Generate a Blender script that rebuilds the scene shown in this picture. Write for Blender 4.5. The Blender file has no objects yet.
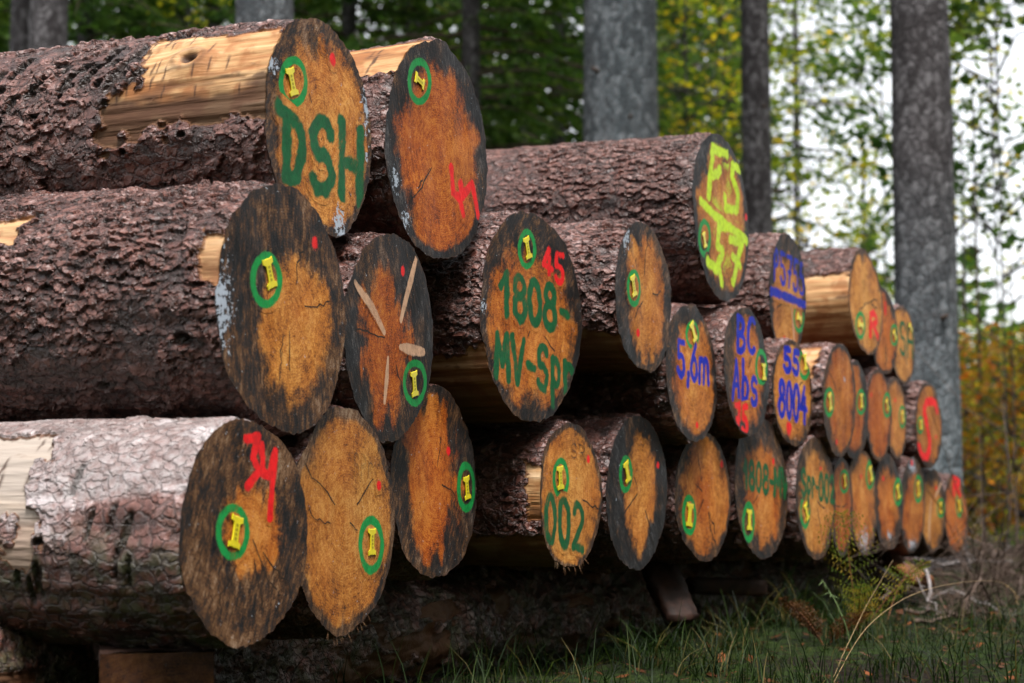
import bpy, math, random
import numpy as np
from mathutils import Vector, Matrix

random.seed(7)
RNG = np.random.default_rng(7)
SC = bpy.context.scene
COL = SC.collection
PI = math.pi
R_ = math.radians

# ------------------------------------------------------------------ camera frame
F = 1750.0
YAW = R_(28.0)
PITCH = math.atan((503 - 341.5) / F)
CAM = np.array([0.0, 0.0, 0.42])
YF = 1.82                                   # plane of the stacked ends
FW = np.array([math.cos(YAW) * math.cos(PITCH), math.sin(YAW) * math.cos(PITCH), math.sin(PITCH)])
RT = np.array([math.sin(YAW), -math.cos(YAW), 0.0])
UP = np.cross(RT, FW)


def ray(px, py):
    return (FW * F + RT * (px - 512.0) - UP * (py - 341.5)) / F


def on_plane_y(px, py, y):
    v = ray(px, py)
    t = y / v[1]
    return CAM + v * t, t


def on_ground(px, py, z=0.0):
    v = ray(px, py)
    t = (z - CAM[2]) / v[2]
    return CAM + v * t


def at_depth(px, depth):
    """ground position that lies `depth` metres away in the direction of picture column px"""
    v = ray(px, 503.0)
    t = depth / math.hypot(v[0], v[1])
    return float(v[0] * t), float(v[1] * t)


# ------------------------------------------------------------------ numpy noise
def hsh(ix, iy, s=0):
    ix = np.asarray(ix).astype(np.int64)
    iy = np.asarray(iy).astype(np.int64)
    h = (ix * 374761393 + iy * 668265263 + int(s) * 1274126177) & 0xFFFFFFFF
    h = ((h ^ (h >> 13)) * 1274126177) & 0xFFFFFFFF
    h = ((h ^ (h >> 16)) * 2246822519) & 0xFFFFFFFF
    h = h ^ (h >> 15)
    return (h & 0xFFFFFF) / float(0x1000000)


def vnoise(x, y, s=0):
    x = np.asarray(x, float)
    y = np.asarray(y, float)
    ix = np.floor(x)
    iy = np.floor(y)
    fx = x - ix
    fy = y - iy
    fx = fx * fx * fx * (fx * (fx * 6 - 15) + 10)
    fy = fy * fy * fy * (fy * (fy * 6 - 15) + 10)
    a = hsh(ix, iy, s)
    b = hsh(ix + 1, iy, s)
    c = hsh(ix, iy + 1, s)
    d = hsh(ix + 1, iy + 1, s)
    return a + (b - a) * fx + (c - a) * fy + (a - b - c + d) * fx * fy


def fbm(x, y, s=0, o=4):
    v = 0
    a = 0.5
    t = 0
    for i in range(o):
        v = v + a * vnoise(x * 2 ** i, y * 2 ** i, s + 17 * i)
        t += a
        a *= 0.55
    return v / t


def vor(x, y, s=0, wrap=0):
    ix = np.floor(x)
    iy = np.floor(y)
    f1 = np.full(x.shape, 9.0)
    f2 = np.full(x.shape, 9.0)
    cid = np.zeros(x.shape)
    bx = np.zeros(x.shape)
    by = np.zeros(x.shape)
    for i in (-1, 0, 1):
        for j in (-1, 0, 1):
            cx = ix + i
            cy = iy + j
            hx = np.mod(cx, wrap) if wrap else cx
            dx = cx + hsh(hx, cy, s) - x
            dy = cy + hsh(hx, cy, s + 31) - y
            d = np.sqrt(dx * dx + dy * dy)
            near = d < f1
            f2 = np.where(near, f1, np.minimum(f2, d))
            f1 = np.where(near, d, f1)
            cid = np.where(near, hsh(hx, cy, s + 77), cid)
            bx = np.where(near, -dx, bx)
            by = np.where(near, -dy, by)
    return f1, f2, cid, bx, by


def sst(a, b, x):
    t = np.clip((x - a) / (b - a), 0, 1)
    return t * t * (3 - 2 * t)


# ------------------------------------------------------------------ mesh helpers
def raw_mesh(name, verts, faces, mat=None, attrs=None, smooth=True):
    verts = np.asarray(verts, np.float32).reshape(-1, 3)
    me = bpy.data.meshes.new(name)
    me.vertices.add(len(verts))
    me.vertices.foreach_set('co', verts.ravel())
    if isinstance(faces, np.ndarray):
        k = faces.shape[1]
        n = len(faces)
        me.loops.add(n * k)
        me.loops.foreach_set('vertex_index', faces.astype(np.int32).ravel())
        me.polygons.add(n)
        me.polygons.foreach_set('loop_start', (np.arange(n) * k).astype(np.int32))
        me.polygons.foreach_set('loop_total', np.full(n, k, np.int32))
    else:
        n = len(faces)
        tot = [len(f) for f in faces]
        me.loops.add(sum(tot))
        me.loops.foreach_set('vertex_index', np.array([i for f in faces for i in f], np.int32))
        me.polygons.add(n)
        st = np.concatenate([[0], np.cumsum(tot)[:-1]]).astype(np.int32)
        me.polygons.foreach_set('loop_start', st)
        me.polygons.foreach_set('loop_total', np.array(tot, np.int32))
    me.polygons.foreach_set('use_smooth', np.full(n, smooth, bool))
    for k, v in (attrs or {}).items():
        v = np.asarray(v, np.float32)
        if v.ndim == 1:
            a = me.attributes.new(k, 'FLOAT', 'POINT')
            a.data.foreach_set('value', v)
        else:
            a = me.attributes.new(k, 'FLOAT_COLOR', 'POINT')
            a.data.foreach_set('color', np.concatenate([v, np.ones((len(v), 1), np.float32)], 1).ravel())
    me.update(calc_edges=True)
    me.validate()
    if mat:
        me.materials.append(mat)
    return me


def ob(name, me, parent=None, loc=(0, 0, 0)):
    o = bpy.data.objects.new(name, me)
    COL.objects.link(o)
    o.location = loc
    if parent:
        o.parent = parent
    return o


def part(name, verts, faces, mat, parent=None, attrs=None, smooth=True, loc=(0, 0, 0)):
    return ob(name, raw_mesh(name, verts, faces, mat, attrs, smooth), parent, loc)


def tag(o, label, cat, group=None, kind=None):
    o['label'] = label
    o['category'] = cat
    if group:
        o['group'] = group
    if kind:
        o['kind'] = kind
    return o


def empty(name, loc, rz=0.0):
    o = bpy.data.objects.new(name, None)
    COL.objects.link(o)
    o.location = loc
    o.rotation_euler = (0, 0, rz)
    o.empty_display_size = 0.2
    return o


def grid_faces(nr, nc, wrap=False):
    """quads of a grid of nr rows x nc columns (row-major); wrap closes the columns"""
    r = np.arange(nr - 1)[:, None]
    c = np.arange(nc if wrap else nc - 1)[None, :]
    c2 = (c + 1) % nc
    return np.stack([r * nc + c, r * nc + c2, (r + 1) * nc + c2, (r + 1) * nc + c], -1).reshape(-1, 4)


def tube(path, radii, n=8, seed=0, rough=0.0):
    """tapered closed tube along a polyline -> verts, faces (list)"""
    path = np.asarray(path, float)
    radii = np.broadcast_to(np.asarray(radii, float), (len(path),))
    V = []
    T = np.gradient(path, axis=0)
    T /= np.linalg.norm(T, axis=1)[:, None] + 1e-9
    ref = np.array([0, 0, 1.0]) if abs(T[0][2]) < 0.9 else np.array([1.0, 0, 0])
    a = np.cross(T[0], ref)
    a /= np.linalg.norm(a)
    rg = np.random.default_rng(seed)
    for p, t, r in zip(path, T, radii):
        a = a - t * a.dot(t)
        a /= np.linalg.norm(a)
        b = np.cross(t, a)
        for k in range(n):
            w = 2 * PI * k / n
            rr = r * (1 + rough * (rg.random() - 0.5))
            V.append(p + (a * math.cos(w) + b * math.sin(w)) * rr)
    m = len(path)
    Fc = [tuple(int(i) for i in f) for f in grid_faces(m, n, True)]
    Fc.append(tuple(range(n - 1, -1, -1)))
    Fc.append(tuple(range((m - 1) * n, m * n)))
    return np.array(V), Fc


def join(pieces):
    V = []
    Fc = []
    k = 0
    for v, f in pieces:
        V.append(v)
        Fc += [tuple(i + k for i in q) for q in f]
        k += len(v)
    return np.concatenate(V), Fc


# ------------------------------------------------------------------ node helper
class NT:
    def __init__(self, name):
        self.m = bpy.data.materials.new(name)
        self.m.use_nodes = True
        self.t = self.m.node_tree
        self.t.nodes.clear()
        self.out = self.t.nodes.new('ShaderNodeOutputMaterial')

    def n(self, typ, **kw):
        nd = self.t.nodes.new(typ)
        ins = kw.pop('ins', {})
        for k, v in kw.items():
            setattr(nd, k, v)
        for k, v in ins.items():
            self.set(nd.inputs[k], v)
        return nd

    def set(self, sock, v):
        if isinstance(v, bpy.types.NodeSocket):
            self.t.links.new(v, sock)
        elif isinstance(v, (tuple, list)) and len(v) == 3 and sock.type == 'RGBA':
            sock.default_value = (*v, 1)
        else:
            sock.default_value = v

    def attr(self, name, col=False):
        a = self.n('ShaderNodeAttribute', attribute_name=name)
        return a.outputs['Color' if col else 'Fac']

    def math(self, op, a, b=None, c=None, clamp=False):
        nd = self.n('ShaderNodeMath', operation=op, use_clamp=clamp)
        for i, v in enumerate((a, b, c)):
            if v is not None:
                self.set(nd.inputs[i], v)
        return nd.outputs[0]

    def vmath(self, op, a, b):
        nd = self.n('ShaderNodeVectorMath', operation=op)
        self.set(nd.inputs[0], a)
        self.set(nd.inputs[1], b)
        return nd.outputs[0]

    def mix(self, f, a, b, mode='MIX'):
        nd = self.n('ShaderNodeMix', data_type='RGBA', blend_type=mode)
        nd.clamp_factor = True
        self.set(nd.inputs[0], f)
        self.set(nd.inputs[6], a)
        self.set(nd.inputs[7], b)
        return nd.outputs[2]

    def noise(self, vec, scale, detail=3.0, rough=0.55, dist=0.0):
        nd = self.n('ShaderNodeTexNoise', ins={'Vector': vec, 'Scale': scale, 'Detail': detail, 'Roughness': rough, 'Distortion': dist})
        return nd.outputs[0]

    def mapr(self, v, a, b, c=0.0, d=1.0):
        nd = self.n('ShaderNodeMapRange', interpolation_type='SMOOTHSTEP')
        for i, x in enumerate((v, a, b, c, d)):
            self.set(nd.inputs[i], x)
        return nd.outputs[0]

    def ramp(self, f, stops):
        nd = self.n('ShaderNodeValToRGB')
        e = nd.color_ramp.elements
        while len(e) < len(stops):
            e.new(0.5)
        for q, (p, c) in zip(e, stops):
            q.position = p
            q.color = (*c, 1)
        self.set(nd.inputs[0], f)
        return nd.outputs[0]

    def scalev(self, vec, s):
        nd = self.n('ShaderNodeMapping')
        self.set(nd.inputs['Vector'], vec)
        nd.inputs['Scale'].default_value = s
        return nd.outputs[0]

    def objco(self, k=3.7):
        tc = self.n('ShaderNodeTexCoord').outputs['Object']
        loc = self.n('ShaderNodeObjectInfo').outputs['Location']
        sc = self.vmath('MULTIPLY', loc, (k, k, k))
        return self.vmath('ADD', tc, sc)

    def bsdf(self, col, rough=0.6, spec=0.4, normal=None, **kw):
        p = self.n('ShaderNodeBsdfPrincipled', ins={'Base Color': col, 'Roughness': rough, 'Specular IOR Level': spec})
        for k, v in kw.items():
            self.set(p.inputs[k], v)
        if normal is not None:
            self.t.links.new(normal, p.inputs['Normal'])
        return p.outputs[0]

    def bump(self, h, strength=0.5, dist=0.01):
        b = self.n('ShaderNodeBump', ins={'Height': h, 'Strength': strength, 'Distance': dist})
        return b.outputs[0]

    def done(self, sh):
        self.t.links.new(sh, self.out.inputs[0])
        return self.m


def simple(name, col, rough=0.6, spec=0.4, var=0.25, scale=30.0, bump=0.2):
    t = NT(name)
    co = t.objco()
    n = t.noise(co, scale, 4)
    c = t.mix(t.mapr(n, 0.3, 0.7), tuple(x * (1 - var) for x in col), tuple(min(1, x * (1 + var)) for x in col))
    return t.done(t.bsdf(c, rough, spec, t.bump(n, bump, 0.004)))


# ------------------------------------------------------------------ materials
def mat_bark():
    t = NT('spruce_bark')
    co = t.objco()
    fid = t.attr('fid')
    hgt = t.attr('hgt')
    peel = t.attr('peel')
    pale = t.attr('pale')
    moss = t.attr('moss')
    n1 = t.noise(co, 9.0, 4)
    n2 = t.noise(co, 140.0, 4, 0.65)
    n3 = t.noise(co, 75.0, 5, 0.65)
    nd = t.n('ShaderNodeTexNoise', ins={'Vector': co, 'Scale': 60.0, 'Detail': 4.0, 'Roughness': 0.65})
    dco = t.vmath('ADD', co, t.vmath('MULTIPLY', t.vmath('SUBTRACT', nd.outputs['Color'], (0.5, 0.5, 0.5)), (0.020, 0.020, 0.020)))
    dco = t.vmath('MULTIPLY', dco, (1.0, 0.6, 1.0))
    va = t.n('ShaderNodeTexVoronoi', feature='F1', ins={'Vector': dco, 'Scale': 54.0})
    vb = t.n('ShaderNodeTexVoronoi', feature='F1', ins={'Vector': dco, 'Scale': 130.0})
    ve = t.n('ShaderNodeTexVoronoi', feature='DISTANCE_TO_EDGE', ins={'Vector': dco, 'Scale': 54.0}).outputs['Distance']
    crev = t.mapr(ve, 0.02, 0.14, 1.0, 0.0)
    sa = t.n('ShaderNodeSeparateColor', ins={0: va.outputs['Color']}).outputs[0]
    sb = t.n('ShaderNodeSeparateColor', ins={0: vb.outputs['Color']}).outputs[0]
    FLK = sa
    fl = t.math('ADD', t.math('MULTIPLY', sa, 0.9), t.math('MULTIPLY', sb, 0.5))
    v = t.math('ADD', t.math('MULTIPLY', fid, 0.50), t.math('MULTIPLY', n1, 0.35))
    v = t.math('ADD', v, t.math('MULTIPLY', t.math('SUBTRACT', n3, 0.5), 0.45))
    v = t.math('ADD', v, t.math('MULTIPLY', pale, 0.55))
    lx_ = t.n('ShaderNodeSeparateXYZ', ins={0: t.n('ShaderNodeObjectInfo').outputs['Location']}).outputs[0]
    v = t.math('ADD', v, t.math('MULTIPLY', t.math('SINE', t.math('MULTIPLY', lx_, 53.0)), 0.06))
    v = t.math('ADD', v, t.math('MULTIPLY', t.math('SUBTRACT', t.noise(co, 3.5, 2), 0.5), 0.45))
    v = t.math('ADD', v, t.math('MULTIPLY', t.math('SUBTRACT', FLK, 0.5), 0.22))
    c = t.ramp(v, [(0.06, (0.026, 0.0075, 0.0045)), (0.32, (0.092, 0.028, 0.018)), (0.54, (0.170, 0.068, 0.050)), (0.72, (0.26, 0.155, 0.140)), (0.95, (0.52, 0.44, 0.445))])
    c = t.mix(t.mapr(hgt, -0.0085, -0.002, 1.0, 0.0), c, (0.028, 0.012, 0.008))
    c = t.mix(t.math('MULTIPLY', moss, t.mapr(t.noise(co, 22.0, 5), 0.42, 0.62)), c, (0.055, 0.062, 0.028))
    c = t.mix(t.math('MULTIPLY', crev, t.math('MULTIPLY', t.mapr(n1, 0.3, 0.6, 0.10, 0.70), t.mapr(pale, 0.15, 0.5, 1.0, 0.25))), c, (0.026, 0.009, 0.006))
    c = t.mix(t.mapr(t.math('ADD', pale, t.math('MULTIPLY', t.math('SUBTRACT', n3, 0.5), 0.5)), 0.40, 0.75, 0.0, 0.75), c, (0.40, 0.37, 0.365))
    # lichen flecks
    c = t.mix(t.math('MULTIPLY', t.mapr(t.noise(co, 70.0, 2), 0.66, 0.76), 0.3), c, (0.42, 0.40, 0.39))
    # peeled wood
    gr = t.noise(t.scalev(co, (60, 5, 60)), 1.0, 4, 0.6)
    gr2 = t.noise(t.scalev(co, (14, 2.2, 14)), 1.0, 3, 0.6)
    w = t.ramp(t.math('ADD', t.math('MULTIPLY', gr, 0.5), t.math('MULTIPLY', gr2, 0.5)),
               [(0.30, (0.11, 0.04, 0.015)), (0.42, (0.30, 0.135, 0.048)), (0.52, (0.47, 0.27, 0.12)), (0.68, (0.60, 0.42, 0.25))])
    w = t.mix(t.mapr(t.noise(co, 17.0, 4), 0.45, 0.62, 0.0, 0.75), w, (0.27, 0.10, 0.030))
    w = t.mix(t.math('MULTIPLY', pale, 1.6), w, (0.34, 0.29, 0.25))
    w = t.mix(t.mapr(t.math('MULTIPLY', peel, t.math('SUBTRACT', 1.0, peel)), 0.0, 0.2, 0.0, 0.8), w, (0.12, 0.04, 0.015))
    w = t.mix(t.attr('stain_shade'), w, (0.045, 0.018, 0.009))
    w = t.mix(t.mapr(t.noise(t.scalev(co, (30, 9, 30)), 1.0, 3), 0.62, 0.7, 0, 0.7), w, (0.10, 0.045, 0.02))
    m = t.mapr(t.math('ADD', peel, t.math('MULTIPLY', t.math('SUBTRACT', n3, 0.5), 0.35)), 0.4, 0.6)
    c = t.mix(m, c, w)
    hb = t.math('ADD', t.math('MULTIPLY', n2, 0.3), t.math('ADD', t.math('MULTIPLY', n3, 0.5), t.math('SUBTRACT', fl, t.math('MULTIPLY', crev, 0.7))))
    hh = t.math('ADD', t.math('MULTIPLY', hb, t.math('SUBTRACT', 1.0, m)), t.math('MULTIPLY', t.math('MULTIPLY', gr, 0.6), m))
    rough = t.math('ADD', t.math('MULTIPLY', n3, 0.3), 0.24)
    return t.done(t.bsdf(c, t.mix(m, rough, (0.6, 0.6, 0.6)), t.math('SUBTRACT', 0.72, t.math('MULTIPLY', m, 0.45)), t.bump(hh, 0.9, 0.006)))


def mat_face():
    """sawn end grain; paint patches use the same wood under their paint"""
    t = NT('sawn_end_grain')
    co = t.objco()
    hm, tone, dk, wh, rim, rd, br = (t.attr(k) for k in ('hm', 'tone', 'dk', 'wh', 'rim', 'rd', 'br'))
    n1 = t.noise(co, 360.0, 2, 0.6)
    band = t.math('SINE', t.math('ADD', t.math('MULTIPLY', t.attr('rd'), 470.0), t.math('MULTIPLY', t.noise(co, 9.0, 3), 9.0)))
    tc_ = t.n('ShaderNodeTexCoord').outputs['Object']
    rnd_ = t.n('ShaderNodeObjectInfo').outputs['Location']
    ang_ = t.math('MULTIPLY', t.math('SINE', t.math('MULTIPLY', t.n('ShaderNodeSeparateXYZ', ins={0: rnd_}).outputs[0], 37.0)), 0.75)
    rot_ = t.n('ShaderNodeVectorRotate', rotation_type='Y_AXIS', ins={'Vector': tc_, 'Angle': ang_}).outputs[0]
    rco = t.vmath('ADD', rot_, t.vmath('MULTIPLY', rnd_, (3.7, 3.7, 3.7)))
    saw = t.noise(t.vmath('MULTIPLY', rco, (150.0, 10.0, 36.0)), 1.0, 4, 0.68)
    nb = t.noise(co, 13.0, 4, 0.6)
    nm = t.noise(co, 60.0, 4, 0.65)
    ringv = t.math('SINE', t.math('ADD', t.math('MULTIPLY', rd, 1250.0), t.math('MULTIPLY', nb, 22.0)))
    m = t.math('ADD', hm, t.math('MULTIPLY', t.math('SUBTRACT', saw, 0.5), 0.45))
    m = t.math('ADD', m, t.math('MULTIPLY', t.math('SUBTRACT', n1, 0.5), 0.3))
    m = t.math('ADD', m, t.math('MULTIPLY', t.math('SUBTRACT', nm, 0.5), 0.8))
    m = t.mapr(m, 0.18, 0.82)
    mid = t.noise(t.vmath('MULTIPLY', co, (38.0, 8.0, 20.0)), 1.0, 6, 0.78)
    sub = lambda x, k: t.math('MULTIPLY', t.math('SUBTRACT', x, 0.5), k)
    g = t.math('ADD', 0.5, t.math('ADD', sub(nm, 0.45), t.math('ADD', sub(n1, 0.75), t.math('ADD', sub(nb, 0.55), sub(mid, 0.35)))))
    g = t.math('ADD', g, t.math('ADD', t.math('MULTIPLY', ringv, 0.032), t.math('MULTIPLY', band, 0.024)))
    g = t.math('ADD', g, t.math('MULTIPLY', t.math('SUBTRACT', hm, 0.9), 0.05))
    h1 = t.ramp(g, [(0.32, (0.13, 0.040, 0.007)), (0.43, (0.40, 0.145, 0.021)), (0.54, (0.56, 0.222, 0.034)), (0.70, (0.76, 0.40, 0.105))])
    h2 = t.ramp(g, [(0.32, (0.085, 0.018, 0.003)), (0.43, (0.28, 0.050, 0.002)), (0.54, (0.43, 0.090, 0.004)), (0.72, (0.60, 0.20, 0.028))])
    heart = t.mix(tone, h1, h2)
    fo = t.math('ADD', 0.5, t.math('ADD', sub(mid, 0.75), t.math('ADD', sub(saw, 0.65), t.math('ADD', sub(n1, 0.40), sub(nb, 0.45)))))
    fo = t.math('SUBTRACT', fo, t.math('MULTIPLY', t.math('SUBTRACT', dk, 0.5), 0.16))
    fo = t.math('ADD', fo, t.math('MULTIPLY', ringv, 0.018))
    outer = t.ramp(fo, [(0.36, (0.005, 0.0045, 0.005)), (0.45, (0.016, 0.012, 0.0115)), (0.53, (0.062, 0.026, 0.010)), (0.62, (0.15, 0.068, 0.026)), (0.76, (0.30, 0.20, 0.13))])
    cold = t.ramp(fo, [(0.36, (0.005, 0.005, 0.006)), (0.46, (0.014, 0.0135, 0.015)), (0.56, (0.036, 0.034, 0.036)), (0.66, (0.10, 0.094, 0.092)), (0.76, (0.22, 0.20, 0.19))])
    outer = t.mix(t.math('MULTIPLY', t.mapr(nb, 0.42, 0.58), t.mapr(dk, 0.5, 0.9)), outer, cold)
    c = t.mix(m, outer, heart)
    c = t.mix(t.mapr(t.math('ADD', wh, t.math('ADD', t.math('MULTIPLY', t.math('SUBTRACT', t.noise(co, 95.0, 3, 0.6), 0.5), 3.4), t.math('MULTIPLY', t.math('SUBTRACT', n1, 0.5), 1.2))), 0.70, 0.95), c, (0.42, 0.47, 0.55))  # white patches: resin, and bluish glints painted into the colour
    c = t.mix(t.math('MULTIPLY', rim, 0.92), c, (0.05, 0.024, 0.015))
    c = t.mix(1.0, c, br, 'MULTIPLY')
    pa = t.attr('pa')
    pcol = t.attr('pc', True)
    a = t.math('ADD', pa, t.math('MULTIPLY', t.math('SUBTRACT', n1, 0.5), 0.7))
    a = t.math('ADD', a, t.math('MULTIPLY', t.math('SUBTRACT', saw, 0.5), 0.8))
    a = t.math('MULTIPLY', t.mapr(a, 0.22, 0.80), t.mapr(pa, 0.01, 0.25))
    pcol = t.mix(t.mapr(nm, 0.4, 0.7, 0.0, 0.5), pcol, t.mix(0.6, pcol, (0.0, 0.0, 0.0)))
    c = t.mix(a, c, pcol)
    h = t.math('ADD', t.math('MULTIPLY', n1, 0.5), t.math('ADD', saw, t.math('MULTIPLY', nm, 0.5)))
    return t.done(t.bsdf(c, 0.58, 0.25, t.bump(h, 0.35, 0.003)))


def mat_trunk():
    t = NT('standing_trunk_bark')
    co = t.objco()
    nd = t.n('ShaderNodeTexNoise', ins={'Vector': co, 'Scale': 28.0, 'Detail': 4.0, 'Roughness': 0.65})
    dco = t.vmath('ADD', co, t.vmath('MULTIPLY', t.vmath('SUBTRACT', nd.outputs['Color'], (0.5, 0.5, 0.5)), (0.055, 0.055, 0.08)))
    dco = t.scalev(dco, (21, 21, 14))
    v = t.n('ShaderNodeTexVoronoi', feature='F1', ins={'Vector': dco, 'Scale': 1.0, 'Randomness': 1.0})
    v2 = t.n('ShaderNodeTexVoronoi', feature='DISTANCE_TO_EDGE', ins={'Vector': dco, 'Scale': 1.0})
    cell = t.n('ShaderNodeSeparateColor', ins={0: v.outputs['Color']}).outputs[0]
    n = t.noise(co, 60, 4, 0.65)
    nb = t.noise(co, 3.0, 3)
    f = t.math('ADD', t.math('MULTIPLY', cell, 0.42), t.math('ADD', t.math('MULTIPLY', n, 0.45), t.math('MULTIPLY', nb, 0.35)))
    c = t.ramp(f, [(0.25, (0.018, 0.0155, 0.016)), (0.52, (0.058, 0.051, 0.053)), (0.8, (0.16, 0.15, 0.155))])
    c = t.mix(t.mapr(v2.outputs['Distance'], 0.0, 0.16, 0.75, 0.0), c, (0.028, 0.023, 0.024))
    li = t.attr('lichen')
    c = t.mix(t.math('MULTIPLY', li, t.mapr(n, 0.30, 0.62)), c, t.mix(t.mapr(cell, 0.2, 0.8), (0.13, 0.17, 0.19), (0.27, 0.33, 0.36)))
    h = t.math('ADD', t.mapr(v2.outputs['Distance'], 0.0, 0.25), t.math('ADD', t.math('MULTIPLY', cell, 0.8), n))
    return t.done(t.bsdf(c, 0.8, 0.2, t.bump(h, 0.8, 0.02)))


def mat_leaf(name, stops, transl=0.5, rough=0.5):
    t = NT(name)
    r = t.attr('rnd')
    c = t.ramp(r, stops)
    d = t.bsdf(c, rough, 0.12)
    tr = t.n('ShaderNodeBsdfTranslucent', ins={'Color': t.mix(1.0, c, (1.6, 1.6, 1.2), 'MULTIPLY')}).outputs[0]
    mx = t.n('ShaderNodeMixShader', ins={0: transl, 1: d, 2: tr})
    return t.done(mx.outputs[0])


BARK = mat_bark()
FACE = mat_face()
TRUNK = mat_trunk()
TAGM = simple('yellow_plastic', (0.72, 0.60, 0.008), 0.35, 0.5, 0.08, 60, 0.05)
TAGP = simple('tag_print', (0.36, 0.29, 0.008), 0.5, 0.3, 0.1)
FIBRE = simple('torn_wood_fibre', (0.50, 0.31, 0.14), 0.7, 0.3, 0.4, 90)
TWIG = simple('dead_twig', (0.085, 0.058, 0.045), 0.8, 0.2, 0.45, 40)
TWIG_PALE = simple('bleached_twig', (0.22, 0.195, 0.19), 0.8, 0.2, 0.3, 40)
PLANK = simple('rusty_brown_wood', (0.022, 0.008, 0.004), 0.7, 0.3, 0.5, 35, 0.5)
OLDWOOD = simple('weathered_grey_wood', (0.20, 0.17, 0.14), 0.75, 0.2, 0.45, 55, 0.6)
BROWNSTALK = simple('red_brown_stalk', (0.12, 0.045, 0.02), 0.7, 0.2, 0.3)
STRAW = simple('dry_straw', (0.27, 0.18, 0.085), 0.6, 0.3, 0.2)
SPRUCE = mat_leaf('spruce_needles', [(0.0, (0.022, 0.050, 0.013)), (0.5, (0.050, 0.10, 0.022)), (0.85, (0.12, 0.185, 0.03)), (1.0, (0.24, 0.27, 0.035))], 0.5)
SPRUCE_SUN = mat_leaf('sunlit_spruce_needles', [(0.0, (0.025, 0.06, 0.012)), (0.5, (0.06, 0.12, 0.02)), (1.0, (0.15, 0.21, 0.03))], 0.5)  # lighter copy of the needles, sunlight put into the colour
BEECH = mat_leaf('yellow_green_leaves', [(0.0, (0.035, 0.075, 0.010)), (0.42, (0.12, 0.18, 0.015)), (0.72, (0.34, 0.35, 0.018)), (1.0, (0.58, 0.40, 0.02))], 0.55)
AUTUMN = mat_leaf('orange_autumn_leaves', [(0.0, (0.09, 0.11, 0.015)), (0.35, (0.22, 0.17, 0.02)), (0.7, (0.42, 0.20, 0.022)), (1.0, (0.46, 0.13, 0.02))], 0.5)
GRASS = mat_leaf('forest_grass', [(0.0, (0.004, 0.009, 0.002)), (0.55, (0.009, 0.021, 0.004)), (0.88, (0.026, 0.046, 0.008)), (1.0, (0.12, 0.095, 0.035))], 0.35)
FERNM = mat_leaf('fern_fronds', [(0.0, (0.06, 0.10, 0.014)), (0.6, (0.17, 0.18, 0.022)), (1.0, (0.28, 0.18, 0.03))], 0.4)
BRACKEN = mat_leaf('brown_bracken', [(0.0, (0.045, 0.020, 0.008)), (1.0, (0.11, 0.045, 0.014))], 0.3)
LITTER = mat_leaf('fallen_leaves', [(0.0, (0.05, 0.018, 0.008)), (0.6, (0.11, 0.036, 0.012)), (1.0, (0.24, 0.07, 0.02))], 0.15)


def mat_ground():
    t = NT('forest_floor')
    co = t.n('ShaderNodeTexCoord').outputs['Object']
    n1 = t.noise(co, 1.1, 5, 0.6)
    n2 = t.noise(co, 28, 5, 0.7)
    n3 = t.noise(co, 120, 3, 0.7)
    soil = t.ramp(t.math('ADD', t.math('MULTIPLY', n2, 0.6), t.math('MULTIPLY', n3, 0.4)),
                  [(0.3, (0.004, 0.0025, 0.002)), (0.5, (0.014, 0.008, 0.005)), (0.7, (0.060, 0.030, 0.016))])
    mossc = t.mix(t.mapr(n2, 0.35, 0.65), (0.005, 0.008, 0.002), (0.030, 0.055, 0.006))
    c = t.mix(t.mapr(t.math('ADD', n1, t.math('MULTIPLY', t.math('SUBTRACT', n2, 0.5), 0.8)), 0.38, 0.52), soil, mossc)
    return t.done(t.bsdf(c, 0.9, 0.15, t.bump(t.math('ADD', n2, n3), 0.9, 0.03)))


GROUND = mat_ground()

# ------------------------------------------------------------------ strokes for hand-sprayed letters (x 0..1, y 0..1 up)
def arc(cx, cy, rx, ry, a0, a1, n=12):
    return [(cx + rx * math.cos(R_(a0 + (a1 - a0) * i / n)), cy + ry * math.sin(R_(a0 + (a1 - a0) * i / n))) for i in range(n + 1)]


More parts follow.
